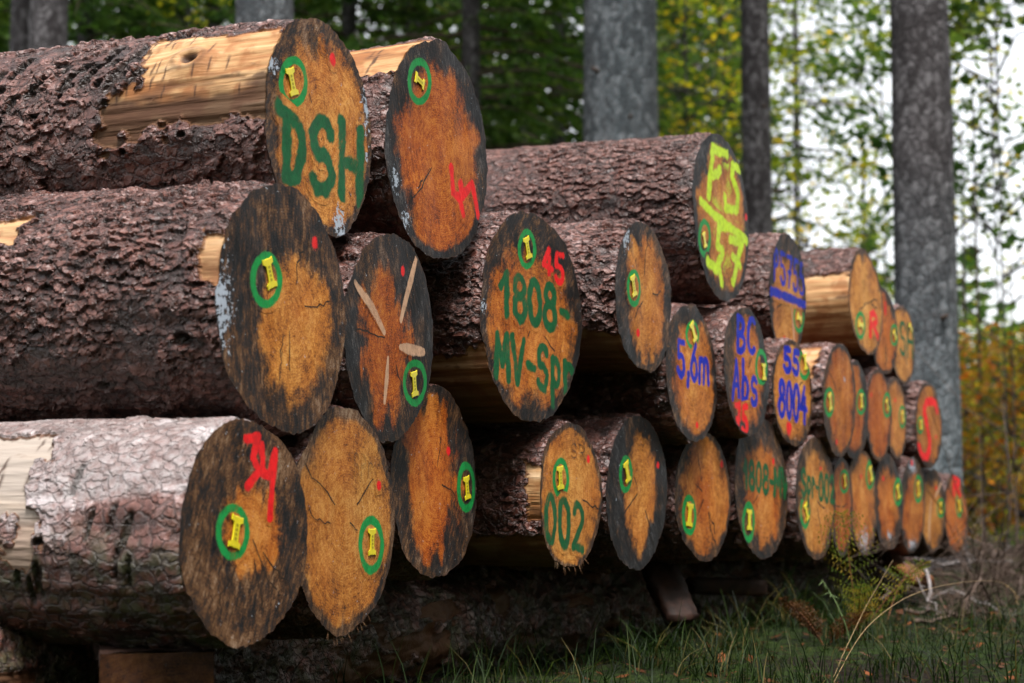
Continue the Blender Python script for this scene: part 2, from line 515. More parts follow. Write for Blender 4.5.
GL = {
    'D': [[(0.02, 1.02), (0.30, 0.97), (0.30, 0.06)], [(0.0, 1.0)] + arc(0.25, 0.5, 0.62, 0.48, 75, -75) + [(0.28, 0.06)]],
    'S': [arc(0.52, 0.74, 0.36, 0.25, 20, 250) + arc(0.48, 0.26, 0.38, 0.26, 70, -150)],
    'H': [[(0.14, 1.0), (0.14, 0.0)], [(0.86, 0.98), (0.86, 0.0)], [(0.14, 0.47), (0.86, 0.47)]],
    '1': [[(0.10, 0.66), (0.55, 1.0), (0.60, 0.0)]],
    '8': [arc(0.5, 0.76, 0.33, 0.23, -90, 270) + arc(0.5, 0.27, 0.40, 0.27, 90, -270)],
    '0': [arc(0.5, 0.5, 0.38, 0.49, 90, 450, 20)],
    '-': [[(0.25, 0.45), (0.8, 0.42)]],
    'M': [[(0.05, 0.0), (0.12, 0.95), (0.5, 0.35), (0.86, 1.0), (0.95, 0.0)]],
    'V': [[(0.08, 1.0), (0.5, 0.02), (0.92, 1.0)]],
    'p': [[(0.18, 0.72), (0.2, -0.35)], arc(0.48, 0.44, 0.33, 0.27, 140, -150)],
    'r': [[(0.18, 0.72), (0.2, 0.05)], arc(0.55, 0.4, 0.36, 0.28, 160, 40)],
    'F': [[(0.2, 0.0), (0.25, 1.0), (0.9, 0.95)], [(0.22, 0.52), (0.7, 0.52)]],
    '5': [[(0.85, 1.0), (0.25, 0.98), (0.22, 0.58)] + arc(0.45, 0.31, 0.40, 0.30, 120, -150)],
    '7': [[(0.1, 0.98), (0.88, 1.0), (0.4, 0.0)], [(0.3, 0.5), (0.8, 0.52)]],
    '2': [arc(0.48, 0.72, 0.36, 0.27, 160, -30) + [(0.12, 0.05), (0.95, 0.05)]],
    'P': [[(0.16, 0.0), (0.18, 1.0)], arc(0.32, 0.74, 0.5, 0.26, 110, -100)],
    'B': [[(0.16, 0.0), (0.18, 1.0)], arc(0.3, 0.75, 0.46, 0.24, 100, -90) + arc(0.3, 0.26, 0.56, 0.26, 90, -100)],
    'C': [arc(0.58, 0.5, 0.46, 0.49, 55, 305)],
    'A': [[(0.05, 0.0), (0.5, 1.0), (0.92, 0.0)], [(0.2, 0.38), (0.8, 0.38)]],
    'b': [[(0.2, 1.05), (0.2, 0.05)], arc(0.45, 0.32, 0.34, 0.3, 150, -170)],
    's': [arc(0.5, 0.52, 0.3, 0.17, 30, 250) + arc(0.48, 0.19, 0.33, 0.18, 70, -150)],
    '6': [[(0.75, 1.0), (0.35, 0.72)] + arc(0.48, 0.3, 0.36, 0.3, 150, -200)],
    ',': [[(0.55, 0.12), (0.4, -0.2)]],
    'm': [[(0.08, 0.0), (0.1, 0.62)], arc(0.3, 0.4, 0.2, 0.25, 160, 0) + [(0.5, 0.0)], arc(0.7, 0.4, 0.2, 0.25, 170, 0) + [(0.92, 0.0)]],
    '4': [[(0.62, 1.0), (0.08, 0.38), (0.95, 0.38)], [(0.68, 0.7), (0.66, 0.0)]],
    '3': [arc(0.42, 0.75, 0.4, 0.24, 140, -80) + arc(0.42, 0.26, 0.44, 0.27, 85, -150)],
    'R': [[(0.16, 0.0), (0.18, 1.0)], arc(0.32, 0.74, 0.5, 0.26, 110, -100), [(0.36, 0.5), (0.9, 0.0)]],
    'G': [arc(0.55, 0.5, 0.45, 0.49, 50, 330) + [(0.95, 0.45), (0.55, 0.45)]],
}


def text_px(s, x0, y0, x1, h, slope, widths=None):
    """letters in picture coordinates: box from x0 to x1, top edge y0 at x0, falling `slope` px per px"""
    widths = widths or [1.0] * len(s)
    tot = sum(widths)
    out = []
    x = x0
    for ch, w in zip(s, widths):
        cw = (x1 - x0) * w / tot
        for st in GL[ch]:
            out.append([(x + cw * (0.06 + 0.88 * u), y0 + slope * (x + cw * u - x0) + h * (1 - v)) for u, v in st])
        x += cw
    return out


GREEN = (0.004, 0.26, 0.050)
DGREEN = (0.002, 0.095, 0.026)
RED = (0.80, 0.008, 0.010)
BLUE = (0.003, 0.016, 0.40)
LIME = (0.52, 0.72, 0.02)
PENCIL = (0.045, 0.025, 0.015)
PALE = (0.62, 0.37, 0.23)

# ------------------------------------------------------------------ the logs
# cx, cy, hw, hh: picture ellipse of the sawn end; off: how far it is set back (+) or sticks out (-)
# heart: (hx, hy, ax, ay) of the bright wood relative to the radius; tone 0 tan..1 orange; dk 0 brown..1 black outer wood
LOGS = [
 dict(e=(321,127,55.5,111), off=0.0, heart=(.08,-.06,.80,.82), tone=.30, dk=.30, flare=.03, slope=.015, style='plate',
  label='uppermost left log with green DSH lettering and a stripped side',
  peel=[(124,172,-.05,.29,.035,0),(158,190,-.05,.36,.035,1)], slots=[(.285,150),(.335,150),(.40,146),(.46,152),(.53,148),(.62,150)], knot=(.185,146), white=[(.88,.38,.09,.26),(.30,-.84,.10,.15),(-.80,.38,.08,.08),(.86,-.12,.05,.07)],
  marks=[('ring',293,82,14,25),('tag',291,82,27,20),('dot',333,60,5,RED),('text',DGREEN,11,text_px('DSH',277,108,366,70,.27)),('text',PENCIL,1.6,text_px('RG',309,33,328,18,.3))]),
 dict(e=(439,150,52.5,112), off=.017, heart=(.02,-.10,.74,.84), tone=.95, dk=.85, flare=.0, slope=0, style='plate',
  label='black rimmed orange log behind the DSH log, red squiggle low down',
  peel=[(96,150,-.05,.28,.03,0)], white=[(-.78,-.4,.07,.1),(-.6,-.72,.06,.1)],
  marks=[('ring',419,81.5,12,23),('tag',419,81,19,75),('text',RED,5.5,[[(451,168),(453,193),(460,199),(463,216)],[(460,183),(462,196),(472,184),(478,216)]])]),
 dict(e=(285,308,67,125), off=-.069, heart=(.16,-.16,.50,.58), tone=.25, dk=.46, flare=.02, slope=.035, style='fine',
  label='thick dark barked log lying above the log marked with a red 34',
  peel=[(146,176,-.05,.05,.012,0),(132,152,.45,.56,.012,0)], white=[(-.92,-.05,.16,.35)],
  marks=[('ring',266,280,15.5,28),('tag',269,273.5,30,20),('dot',315,243,5,RED)]),
 dict(e=(391,336,45,106), off=-.006, heart=(-.12,-.12,.5,.66), tone=1.0, dk=.78, flare=0, slope=0, style='plate',
  vs=1.5, label='log with four pale axe cuts radiating over its cracked orange end',
  marks=[('ring',415,383,12,23),('tag',414,384,26,12),('dot',403,271,4,RED),
   ('notch',PALE,6,[[(355,282),(370,305),(384,332)]]),('notch',PALE,5.5,[[(417,254),(409,290),(401,320)]]),('notch',PALE,7,[[(400,347),(412,350),(423,352)]]),('notch',PALE,5,[[(388,358),(387,380),(385,402)]])]),
 dict(e=(247,532,64.5,115.5), off=-.107, heart=(.12,-.02,.46,.38), tone=.60, dk=.34, flare=.03, slope=0, style='smooth',
  vs=1.5, label='lowest left log with a pale grey top and a red 34',
  peel=[(118,186,.31,1.1,.07,0)], moss=1.0, vslots=True, white=[],
  marks=[('ring',232.7,532,16,28),('tag',235,532,32,-14),('text',RED,7,[[(245,439),(258,437),(252,456),(259,470),(247,486)],[(262,446),(263,472),(270,477),(275,452),(272,485),(270,517)]])]),
 dict(e=(346,519,52,114.5), off=-.042, heart=(0,.0,.94,.96), tone=.22, dk=.25, br=.82, flare=0, slope=0, style='plate', fibre=(250,300),
  label='bottom row log with an all brown end beside the red 34 log',
  marks=[('ring',371,545,12.5,29),('tag',371.6,542,27,0),('dot',379,485.5,4,RED),('text',PENCIL,1.3,text_px('SPr',352,452,374,22,.2))]),
 dict(e=(436,482,43,99), off=.067, heart=(-.08,.05,.60,.74), tone=.95, dk=.60, flare=0, slope=0, style='plate',
  vs=1.5, label='bottom row log with a vivid orange patch and a green ring at the right edge',
  marks=[('ring',466,487,9,25),('tag',466,488,24,10),('dot',448.7,451,3.5,RED)]),
 dict(e=(533,317,51,108.5), off=0.0, heart=(.02,-.1,.80,.72), tone=.50, dk=.68, flare=0, slope=0, style='fine',
  label='big log in the middle row marked 1808-MV-Spr in dark green and 45 in red',
  peel=[(200,285,-.05,.5,.03,0)], white=[(-.93,.0,.06,.06)],
  marks=[('ring',527,249,9.5,20),('tag',527,248,22,20),('text',RED,4,text_px('45',542,247,565,28,.45)),('text',DGREEN,7,text_px('1808-',499,271,570,42,.28,[.8,1,1,1,.8])),('text',DGREEN,6.5,text_px('MV-Spr',494,333,575,43,.26,[1.1,1.1,.7,1,.9,.9]))]),
 dict(e=(644,298,28.5,77.5), off=-.053, heart=(.12,.02,.62,.80), tone=.40, dk=.62, flare=0, slope=.03, style='fine', fibre=(-50,40),
  label='log between the 1808 log and the yellow lettered log, plain orange end with red dot',
  peel=[(212,280,-.05,.5,.02,0)], white=[(-.6,.7,.16,.14)],
  marks=[('ring',633.6,288,7,18.5),('tag',632.5,286,21,20),('dot',638,333,3,RED)]),
 dict(e=(722,217,28,86), off=0.0, heart=(.05,-.05,.80,.82), tone=.35, dk=.85, br=.85, flare=.02, slope=.02, style='fine',
  label='high log with FS 557 sprayed in bright yellow green',
  
  marks=[('ring',704.5,238,6,19),('tag',704,240,15,15),('dot',746,217,2.6,RED),
   ('wash',LIME,17,[[(716,150),(733,168),(726,208),(716,232),(722,262),(736,262)],[(708,200),(745,236)]]),
   ('text',LIME,6,[[(712.7,148),(708.4,196)],[(712.7,148),(727,155)],[(711,176),(717,173),(720,170)],[(739,169),(733,165.6),(732,177),(737.6,195),(736,211),(726,208),(725,197)],[(701,202),(717,217),(746,239)],
     [(730,226),(718.6,226),(717,246),(723,253.5),(715.7,270),(708,262)],[(718,262),(721.5,283)],[(730,240),(742,242),(733,283)],[(732,256),(740,265)]])]),
 dict(e=(571,496,31.5,76.5), off=0.0, heart=(0,-.02,.96,.95), tone=.25, dk=.3, flare=0, slope=0, style='plate', fibre=(230,300),
  label='bottom row log with 002 sprayed in dark green',
  peel=[(205,290,-.05,.35,.03,0),(150,205,-.05,.05,.03,0)],
  marks=[('ring',560.6,478,8,20),('tag',559.7,478,23,8),('dot',588,459,3,RED),('text',DGREEN,6.5,text_px('002',543,494,585,46,.28)),('text',PENCIL,1.3,text_px('SR',570,443,586,14,.2))]),
 dict(e=(638,492,31,78), off=0.0, heart=(.05,.02,.46,.72), tone=.35, dk=.92, flare=0, slope=0, style='plate',
  label='bottom row log with a thick black grey border around a narrow tan heart',
  marks=[('ring',626,474,6.5,18.5),('tag',627,472,21,18),('dot',658,465,2.6,RED)]),
 dict(e=(704,496,28,67), off=0.0, heart=(.08,0,.86,.90), tone=.65, dk=.55, flare=0, slope=0, style='plate',
  label='bottom row log with a shiny orange brown end, right of the black bordered one',
  white=[],
  marks=[('ring',689,515,6.5,20),('tag',689,515,23,5),('dot',722,464,3,RED)]),
 dict(e=(692,373,26,71), off=-.042, heart=(.1,-.08,.74,.78), tone=.50, dk=.72, flare=0, slope=0, style='plate',
  label='log marked 5,6m in blue spray paint',
  marks=[('ring',692.5,335,7,14.5),('tag',692.5,332,20,18),('dot',697,425,2.6,RED),('text',BLUE,4,text_px('5,6m',676,340,710,34,.3,[1,.4,.9,1.2]))]),
 dict(e=(747,371,23,66), off=-.06, heart=(0,0,.62,.78), tone=.75, dk=.72, flare=0, slope=0, style='plate',
  label='log marked BC Abs in blue with a red 75 under it',
  marks=[('ring',761,367,6,18),('tag',763,372,17,12),('text',BLUE,3.6,text_px('BC',736,317,756,34,.1)),('text',BLUE,3.6,text_px('Abs',732,360,758,38,.3)),('text',RED,4,text_px('75',735,405,748,27,.2))]),
 dict(e=(788,296,18.5,63), off=.032, heart=(-.05,-.2,.82,.78), tone=.30, dk=.72, flare=.02, slope=0, style='fine',
  label='log in the upper row marked P5755 in blue above a thick blue line',
  marks=[('ring',798.7,318,5.5,15),('tag',799,318,14,80),('dot',784.6,339,2.5,RED),('text',BLUE,2.5,text_px('P5755',773,248,805,31,.55)),('text',BLUE,5,[[(771,290),(788,298),(806,305)]]),('notch',PALE,2.5,[[(791,308),(793,330),(794,350)]])]),
 dict(e=(793,393,20.5,54), off=-.037, heart=(0,0,.95,.95), tone=.22, dk=.4, flare=0, slope=0, style='plate', fibre=(-60,20),
  label='log marked 55 8004 in blue under the P5755 log',
  marks=[('ring',804.5,364,6,16),('tag',805,362,16,12),('dot',789,428,5.5,RED),('text',BLUE,3.6,text_px('55',783,348,800,22,.3)),('text',BLUE,3.6,text_px('8004',778,380,807,34,.3))]),
 dict(e=(762,487,26.5,73), off=-.018, heart=(0,-.08,.62,.66), tone=.55, dk=.55, flare=0, slope=0, style='plate',
  label='bottom row log with 1808-MV sprayed in dark green across a grey end',
  marks=[('ring',748.5,522,6,20),('tag',749,520,20,5),('dot',773,461.5,2.6,RED),('text',DGREEN,3.2,text_px('1808-MV',743,460,788,27,.25,[.7,1,1,1,.6,1.1,1]))]),
 dict(e=(816,498,20,62), off=-.051, heart=(.05,-.08,.80,.78), tone=.08, dk=.45, br=.9, flare=0, slope=0, style='plate', fibre=(250,330),
  label='bottom row log marked Spr-002 in dark green on a pale tan end',
  marks=[('ring',805,512,5,17),('tag',806,512,17,12),('dot',821,470,2.6,RED),('text',DGREEN,3.0,text_px('Spr-002',801,469,835,26,.25,[1,.9,.7,.6,1,1,1]))]),
 dict(e=(866,303,17,55), off=-.004, heart=(0,0,.97,.96), tone=.0, dk=.2, flare=.0, slope=0, style='plate',
  label='upper log with a clean pale end and the bark gone from its lower side',
  peel=[(150,290,-.05,.62,.012,0),(134,160,.34,.58,.006,0)],
  marks=[('ring',860.4,325.5,5,14),('tag',860.5,325,13,75),('text',RED,4,text_px('R',868,313,879,22,.1))]),
 dict(e=(840,400,16.5,59), off=-.068, heart=(0,.05,.78,.92), tone=.75, dk=.55, flare=0, slope=0, style='plate',
  label='reddish brown ended log below the clean pale log, green ring at its left edge',
  peel=[(115,172,.03,.3,.02,0)], white=[(.25,.35,.07,.06)],
  marks=[('ring',829.5,402,5,15),('tag',830,402,17,12),('dot',836.7,442,2.2,RED)]),
 dict(e=(884,331,14,44), off=.033, heart=(.1,-.1,.82,.86), tone=.75, dk=.6, flare=0, slope=0, style='plate',
  label='orange ended top log half hidden behind the clean pale log',
  marks=[('ring',894,335,4,11),('tag',894.5,335,10,60),('text',RED,2.5,[[(885,304),(885.5,313)]])]),
 dict(e=(903,345,12,41), off=.05, heart=(0,0,.92,.92), tone=.05, dk=.4, flare=0, slope=0, style='plate',
  label='last log of the top row, tan end lettered in dark green, beside the thick trunk',
  marks=[('tag',910,328,9,40),('text',DGREEN,2.6,text_px('DSH',891,319,914,32,.3))]),
 dict(e=(842,507,11.5,50), off=-.019, heart=(0,0,.82,.86), tone=.95, dk=.7, flare=0, slope=0, style='plate',
  label='narrowly visible deep orange bottom log right behind the Spr-002 log',
  marks=[('ring',844,481.5,4.5,12),('tag',844.5,481,12,15)]),
 dict(e=(863,502,15,53), off=.014, heart=(0,.05,.86,.86), tone=.45, dk=.4, flare=0, slope=0, style='plate', white=[(.0,-.72,.34,.2)],
  label='bottom log with whitish resin patch at the foot of its tan orange end',
  marks=[('ring',870,475,4.5,15),('tag',870.3,474,15,12),('dot',861,476.5,2.2,RED)]),
 dict(e=(855,410,14,50), off=-.008, heart=(0,0,.70,.82), tone=.75, dk=.8, flare=0, slope=0, style='plate',
  label='middle row log wedged behind the reddish brown ended log, black right edge',
  marks=[('ring',861,402,5,13),('tag',861.3,401,14,12)]),
 dict(e=(879,415,13,47), off=.006, heart=(0,0,.84,.88), tone=.85, dk=.6, flare=0, slope=0, style='plate',
  label='plain bright orange log in the middle row, under the half hidden orange top log',
  marks=[('ring',887,405,4.5,13),('tag',887,405,11,45),('dot',871.5,395,2.2,RED)]),
 dict(e=(896,418,11,42), off=.035, heart=(0,0,.82,.85), tone=.45, dk=.5, flare=0, slope=0, style='plate',
  label='small tan orange log in the middle row just left of the big red S log',
  marks=[('ring',902,417,3.5,11.5),('tag',902,417,10,30),('dot',895,400,2,RED)]),
 dict(e=(888.5,502,14.5,48.5), off=.025, heart=(-.05,-.05,.62,.70), tone=.6, dk=.65, flare=0, slope=0, style='plate', white=[(.0,-.68,.12,.1)],
  label='bottom log with a dark sided orange brown heart, next right of the resin patched log',
  marks=[('ring',897.5,492,4.5,14),('tag',897.5,492,14,12),('dot',883.4,478.6,2,RED)]),
 dict(e=(913,505,12.5,48.5), off=.032, heart=(.05,-.12,.78,.72), tone=.75, dk=.55, flare=0, slope=0, style='plate', white=[(-.1,.78,.3,.14),(0,-.78,.3,.1)],
  label='bottom log under the small tan orange one, orange heart with pale top edge',
  marks=[('ring',918.4,489,4.5,14),('tag',918.6,489,14,12),('dot',911.7,463,2.6,RED)]),
 dict(e=(929,425.5,13.5,44), off=.013, heart=(0,0,.88,.9), tone=.55, dk=.5, br=.75, flare=0, slope=0, style='plate',
  label='last log of the middle row with a tall red S',
  marks=[('ring',920.4,425,3,9),('tag',920.6,425,9,15),('dot',936,437,2,RED),('text',RED,5,[[(937,411),(935,404),(931.5,400.5),(926.4,402),(924.4,408),(926,424),(930,440),(929.5,450),(926.6,456.5),(922,456),(919,447)]])]),
 dict(e=(933,510.5,13,42), off=.046, heart=(-.1,-.05,.78,.8), tone=.1, dk=.5, br=.85, flare=0, slope=0, style='plate',
  label='second to last bottom log, pale streaked end under the red S log',
  marks=[('ring',940.6,508,4,10),('tag',940.6,508,11,15),('dot',936,488,2,RED),('notch',PALE,2.4,[[(943,479),(939,488),(935,497)]]),('notch',PALE,2.6,[[(931,500),(929.5,520),(929,540)]])]),
 dict(e=(956,514.5,11.5,42), off=.038, heart=(0,0,.86,.86), tone=.9, dk=.5, flare=0, slope=0, style='plate',
  label='last log of the bottom row at the right, orange with a red scribble',
  marks=[('ring',959,505.6,3.5,12),('tag',959,505.6,12,12),('text',RED,3,text_px('R',952,477,961,17,.1))]),
]
LOG_LEN = 3.2
GROUP = 'felled logs stacked in the roadside pile'


def build_log(i, L):
    cx, cy, hw, hh = L['e']
    y0 = YF + L['off']
    P, t = on_plane_y(cx, cy, y0)
    R = hh * t / F
    px = t / F                                            # metres per picture pixel at this depth
    X, Z = P[0], P[2]
    seed = 100 + i * 13
    # small turn of the sawn face so that its outline is as wide as in the picture
    phi = math.atan2(P[1], P[0])
    want = math.asin(min(0.95, hw / hh))
    tx = -math.tan(max(-0.12, min(0.12, want - phi)))
    root = empty('log', (X, y0, Z))
    tag(root, L['label'], 'log', GROUP)
    rg = np.random.default_rng(seed)
    hc = [(k, rg.uniform(-1, 1) * a, rg.uniform(0, 6.28)) for k, a in ((2, .020), (3, .016), (4, .012), (5, .010), (7, .007))]

    def outline(th):
        return 1 + sum(a * np.cos(k * th + p) for k, a, p in hc) + (vnoise(np.cos(th) * 9 + 40, np.sin(th) * 9 + 40, seed) - .5) * .030

    tz = rg.uniform(-.03, .03)

    def fy(x, z):
        return tx * x + tz * z + (fbm(x * 14 + 50, z * 8 + 50, seed, 2) - .5) * .005

    near = i in (0, 2, 4, 9, 7, 8)
    nt = 380 if near else (300 if i < 13 else 200)
    step = 0.0036 if near else (0.005 if i < 13 else 0.009)
    vis = 1.25 if i in (0, 2, 4) else (1.0 if i in (9, 15, 19) else .5)
    ys = np.concatenate([[0, 0.0], np.arange(0.002, vis, step), np.linspace(vis, LOG_LEN, 30)[1:]])
    th = np.linspace(0, 2 * PI, nt, endpoint=False)
    TH, Y = np.meshgrid(th, ys)
    C = 2 * PI * R
    style = L['style']
    cw, ch, a1, a2 = {'plate': (.029, .038, 1.0, .55), 'fine': (.016, .028, .95, .6), 'smooth': (.034, .06, .30, .35)}[style]
    nc = max(8, round(C / cw))
    wx = (fbm(TH * R * 30, Y * 30, seed + 1, 3) - .5) * 1.5
    wy = (fbm(TH * R * 30, Y * 30, seed + 2, 3) - .5) * 1.5
    f1, f2, cid, bx, by = vor(TH / (2 * PI) * nc + wx, Y / ch + wy, seed, nc)
    ci = (cid * 9999).astype(int)
    tiltx = .15 + .75 * hsh(ci, 3, seed)
    tilty = hsh(ci, 5, seed) - .5
    h = ((cid - .5) * .0052 + (bx * tiltx + by * tilty) * .0110) * a1
    gap = (1 - sst(.01, .07 + .07 * hsh(ci, 8, seed), f2 - f1))
    h -= gap * .0034 * a1
    nc2 = int(nc * 2.4)
    g1, g2, gid, gx, gy = vor(TH / (2 * PI) * nc2 + wx * 1.6, Y / ch * 2.6 + wy * 1.6, seed + 9, nc2)
    gi = (gid * 9999).astype(int)
    h += ((gid - .5) * .0022 + (gx * (hsh(gi, 1, 1) - .5) + gy * (hsh(gi, 2, 1) - .5)) * .0045) * a2
    h -= (1 - sst(.01, .12, g2 - g1)) * .0012 * a2
    # whole scales fallen off here and there
    lost = sst(.56, .60, fbm(TH * R * 11 + 7, Y * 11, seed + 12, 3) + .10 * (cid - .5))
    h = h * (1 - lost * .6) - lost * .0035
    calm = sst(.50, .62, fbm(TH * R * 5 + 3, Y * 5, seed + 14, 3))
    h = h * (1 - .45 * calm)
    big = fbm(TH * R * 9, Y * 9, seed + 4, 4)
    h += (big - .5) * .014
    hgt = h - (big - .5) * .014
    fid = cid * .65 + gid * .35 - lost * .25
    # feed-roller slots and scratches
    stain_shade = np.zeros_like(h)
    peel = np.zeros_like(h)
    deg = np.degrees(TH)
    slot = np.zeros_like(h)
    for sy, sd in L.get('slots', []):
        for q in range(2):
            yc = sy + (deg - sd) * .0016 + q * .035
            w = .011 + .008 * fbm(deg * .2, Y * 0 + q + sy * 10, seed, 2)
            s_ = (1 - sst(w * .55, w, np.abs(Y - yc))) * (1 - sst(13, 19, np.abs(deg - sd - q * 9 + 4)))
            slot = np.maximum(slot, s_ * (fbm(deg * .16 + 3, Y * 12, seed + q, 2) > .40 + .1 * q))
    if L.get('vslots'):
        for q in range(16):
            yc = .06 + rg.random() * .42
            dc = 150 + rg.random() * 65
            s_ = (1 - sst(.003, .008, np.abs(Y - yc - (deg - dc) * .0007))) * (1 - sst(5, 11, np.abs(deg - dc)))
            slot = np.maximum(slot, s_ * .8)
    for q in range(9):
        yc, dc, rk = rg.uniform(.05, 1.0), rg.uniform(75, 260), rg.uniform(.006, .014)
        dd = np.hypot((Y - yc) / 1.5, (deg - dc) * PI / 180 * R)
        slot = np.maximum(slot, (1 - sst(rk * .5, rk, dd)) * .9)
        h = h + np.exp(-((dd - rk * 1.3) / (rk * .5)) ** 2) * .004
    h -= slot * .012
    hgt = hgt - slot * .012
    for d0, d1, ya, yb, rag, st in L.get('peel', []):
        e = np.minimum(np.minimum((deg - d0), (d1 - deg)) * PI / 180 * R, np.minimum(Y - ya, yb - Y))
        e = e + (fbm(TH * R * 14, Y * 14, seed + 21 + st, 4) - .5) * 2 * rag * 1.3
        mk = sst(0, .012, e + (fbm(TH * R * 70, Y * 45, seed + 23, 3) - .5) * .03)
        peel = np.maximum(peel, mk)
        if st:
            stain_shade = np.maximum(stain_shade, mk * .85 * sst(.3, .6, fbm(TH * R * 25, Y * 8, seed + 3, 3) + (deg - 160) * .02))
    if i in (0, 1, 4):
        # short cross cuts in the bare wood
        for q in range(26):
            yc = .015 + rg.random() * .42
            dc = 118 + rg.random() * 55
            stain_shade = np.maximum(stain_shade, .9 * (1 - sst(.0012, .0035, np.abs(Y - yc - (deg - dc) * .0003 * (q % 3 - 1)))) * (1 - sst(2, 7, np.abs(deg - dc))))
    if L.get('knot'):
        ky, kd = L['knot']
        dd = np.hypot((Y - ky) / 1.35, (deg - kd) * PI / 180 * R)
        bumpk = np.exp(-(dd / .034) ** 2) * .016 - np.exp(-(dd / .014) ** 2) * .026
        h += bumpk * 1.0
        stain_shade = np.maximum(stain_shade, (1 - sst(.010, .017, dd)) * .95)
        stain_shade = np.maximum(stain_shade, np.exp(-((dd - .026) / .005) ** 2) * .45)
    wood = -.010 + (fbm(TH * R * 90, Y * 6, seed + 6, 3) - .5) * .0035
    stain_shade = np.maximum(stain_shade, peel * .8 * sst(195, 235, deg) * (.25 if i == 19 else 1))  # bare undersides: wet wood tone with shade painted in
    if L.get('knot'):
        wood = wood + bumpk
    h = h * (1 - peel) + wood * peel
    # the bark is chipped back irregularly where the saw went through
    chip = fbm(TH * R * 30, Y * 0, seed + 8, 3)
    edge = np.exp(-Y / .012)
    h -= edge * (.004 + .006 * chip) * (1 - peel)
    pale = np.zeros_like(h) + L.get('pale', 0)
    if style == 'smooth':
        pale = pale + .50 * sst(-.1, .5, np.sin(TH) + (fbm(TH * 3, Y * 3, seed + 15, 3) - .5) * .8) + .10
    if i == 4:
        pale = np.maximum(pale, peel * .42)
    if style == 'fine':
        pale = pale + .06
    mossv = np.zeros_like(h)
    if L.get('moss'):
        mossv = (1 - sst(-.35, .25, np.sin(TH))) * .9
    rad = R * outline(TH) * (1 + L['flare'] * Y) + h
    rad[0] -= .03
    x = rad * np.cos(TH)
    z = rad * np.sin(TH)
    yl = Y + fy(x, z) * np.clip(1 - Y / 1.0, 0, 1) + .002
    yl[0] = fy(x[0], z[0]) + .004
    z = z + L['slope'] * np.maximum(0, Y)
    V = np.stack([x, yl, z], -1).reshape(-1, 3)
    at = dict(fid=fid.ravel(), hgt=hgt.ravel(), peel=peel.ravel(), pale=pale.ravel(), moss=mossv.ravel(), stain_shade=stain_shade.ravel())
    fc_ = grid_faces(len(ys), nt, True)
    if L.get('fibre'):
        # torn fibres left standing along the saw cut
        a0, a1 = L['fibre']
        for q in range(16):
            a = R_(rg.uniform(a0, a1))
            r0 = R * float(outline(a)) - .008
            ln = rg.uniform(.003, .013)
            b0 = np.array([r0 * math.cos(a), tx * r0 * math.cos(a) + .002, r0 * math.sin(a)])
            dr = np.array([math.cos(a) + rg.uniform(-.3, .3), rg.uniform(-.5, .1), math.sin(a) + rg.uniform(-.4, .2)])
            sd_ = np.array([-math.sin(a), 0, math.cos(a)]) * .0012
            k = len(V)
            tip = b0 + dr * (ln + .006)
            V = np.concatenate([V, [b0 - sd_, b0 + sd_, tip + sd_ * .2, tip - sd_ * .2]])
            fc_ = np.concatenate([fc_, [[k, k + 1, k + 2, k + 3]]])
            for kk, vv_ in (('fid', .5), ('hgt', 0), ('peel', 1), ('pale', 0), ('moss', 0), ('stain_shade', .65)):
                at[kk] = np.concatenate([at[kk], np.full(4, vv_)])
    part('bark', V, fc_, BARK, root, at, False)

    # --- sawn face ---------------------------------------------------------
    hx, hy, ax, ay = L['heart']
    def wood_attrs(xx, zz):
        u = xx / R
        v = zz / R
        th_ = np.arctan2(v, u)
        rr = np.hypot(u, v) / outline(th_)
        d = np.hypot((u - hx) / ax, (v - hy) / ay)
        an = np.arctan2(v - hy, u - hx)
        low = fbm(u * 1.8 + 9, v * 1.8 + 9, seed + 40, 3) - .5
        vert = fbm(u * 8 + 30, v * 1.1 + 30, seed + 41, 3) - .5
        radl = fbm(np.cos(an) * 5 + 20, np.sin(an) * 5 + 20 + rr, seed + 42, 3) - .5
        hm = .5 + (1 - d) * 2.1 - 1.2 * sst(.86, .99, rr) + low * .9 + vert * L.get('vs', .45) + radl * .9
        wh_ = np.zeros_like(u)
        for wx_, wz_, wa, wb in L.get('white', []):
            wh_ = np.maximum(wh_, 1.15 - .62 * np.hypot((u - wx_) / wa, (v - wz_) / wb))
        # sooty drips in the heartwood
        dkv = np.clip(L['dk'] + (fbm(u * 3 + 5, v * 1.5 + 5, seed + 44, 3) - .5) * .9, 0, 1)
        tn = np.clip(L['tone'] + (fbm(u * 2 + 15, v * 1.3 + 5, seed + 45, 3) - .42) * .8, 0, 1)
        rimv = sst(1 - .0065 / R, 1 - .003 / R, rr)
        px_, pz_ = hx * .3, hy * .3
        return dict(hm=np.clip(hm, -1, 2), tone=tn, dk=dkv, wh=np.clip(wh_, 0, 1), rim=rimv,
                    rd=np.hypot(u - px_, v - pz_) * R, br=np.full_like(u, L.get('br', .95)))

    nth = 200 if i < 20 else 120
    nr = 64 if i < 20 else 36
    tf = np.linspace(0, 2 * PI, nth, endpoint=False)
    rr = np.linspace(0, 1, nr) ** .9
    RR, TT = np.meshgrid(rr, tf, indexing='ij')
    rad_f = RR * (R * outline(TT) - .0045 - .006 * np.interp(TT, np.append(th, 2 * PI), np.append(peel[3], peel[3][0])))
    # ragged sawn edge
    rad_f = rad_f + np.where(RR > .985, (fbm(TT * 25, TT * 0, seed + 50, 2) - .5) * .006, 0)
    fx_ = rad_f * np.cos(TT)
    fz_ = rad_f * np.sin(TT)
    fyv = fy(fx_, fz_)
    at = wood_attrs(fx_, fz_)
    n = nr * nth
    at['pa'] = np.zeros(n)
    at['pc'] = np.zeros((n, 3))
    at = {k: (v if k == 'pc' else np.asarray(v).ravel()) for k, v in at.items()}
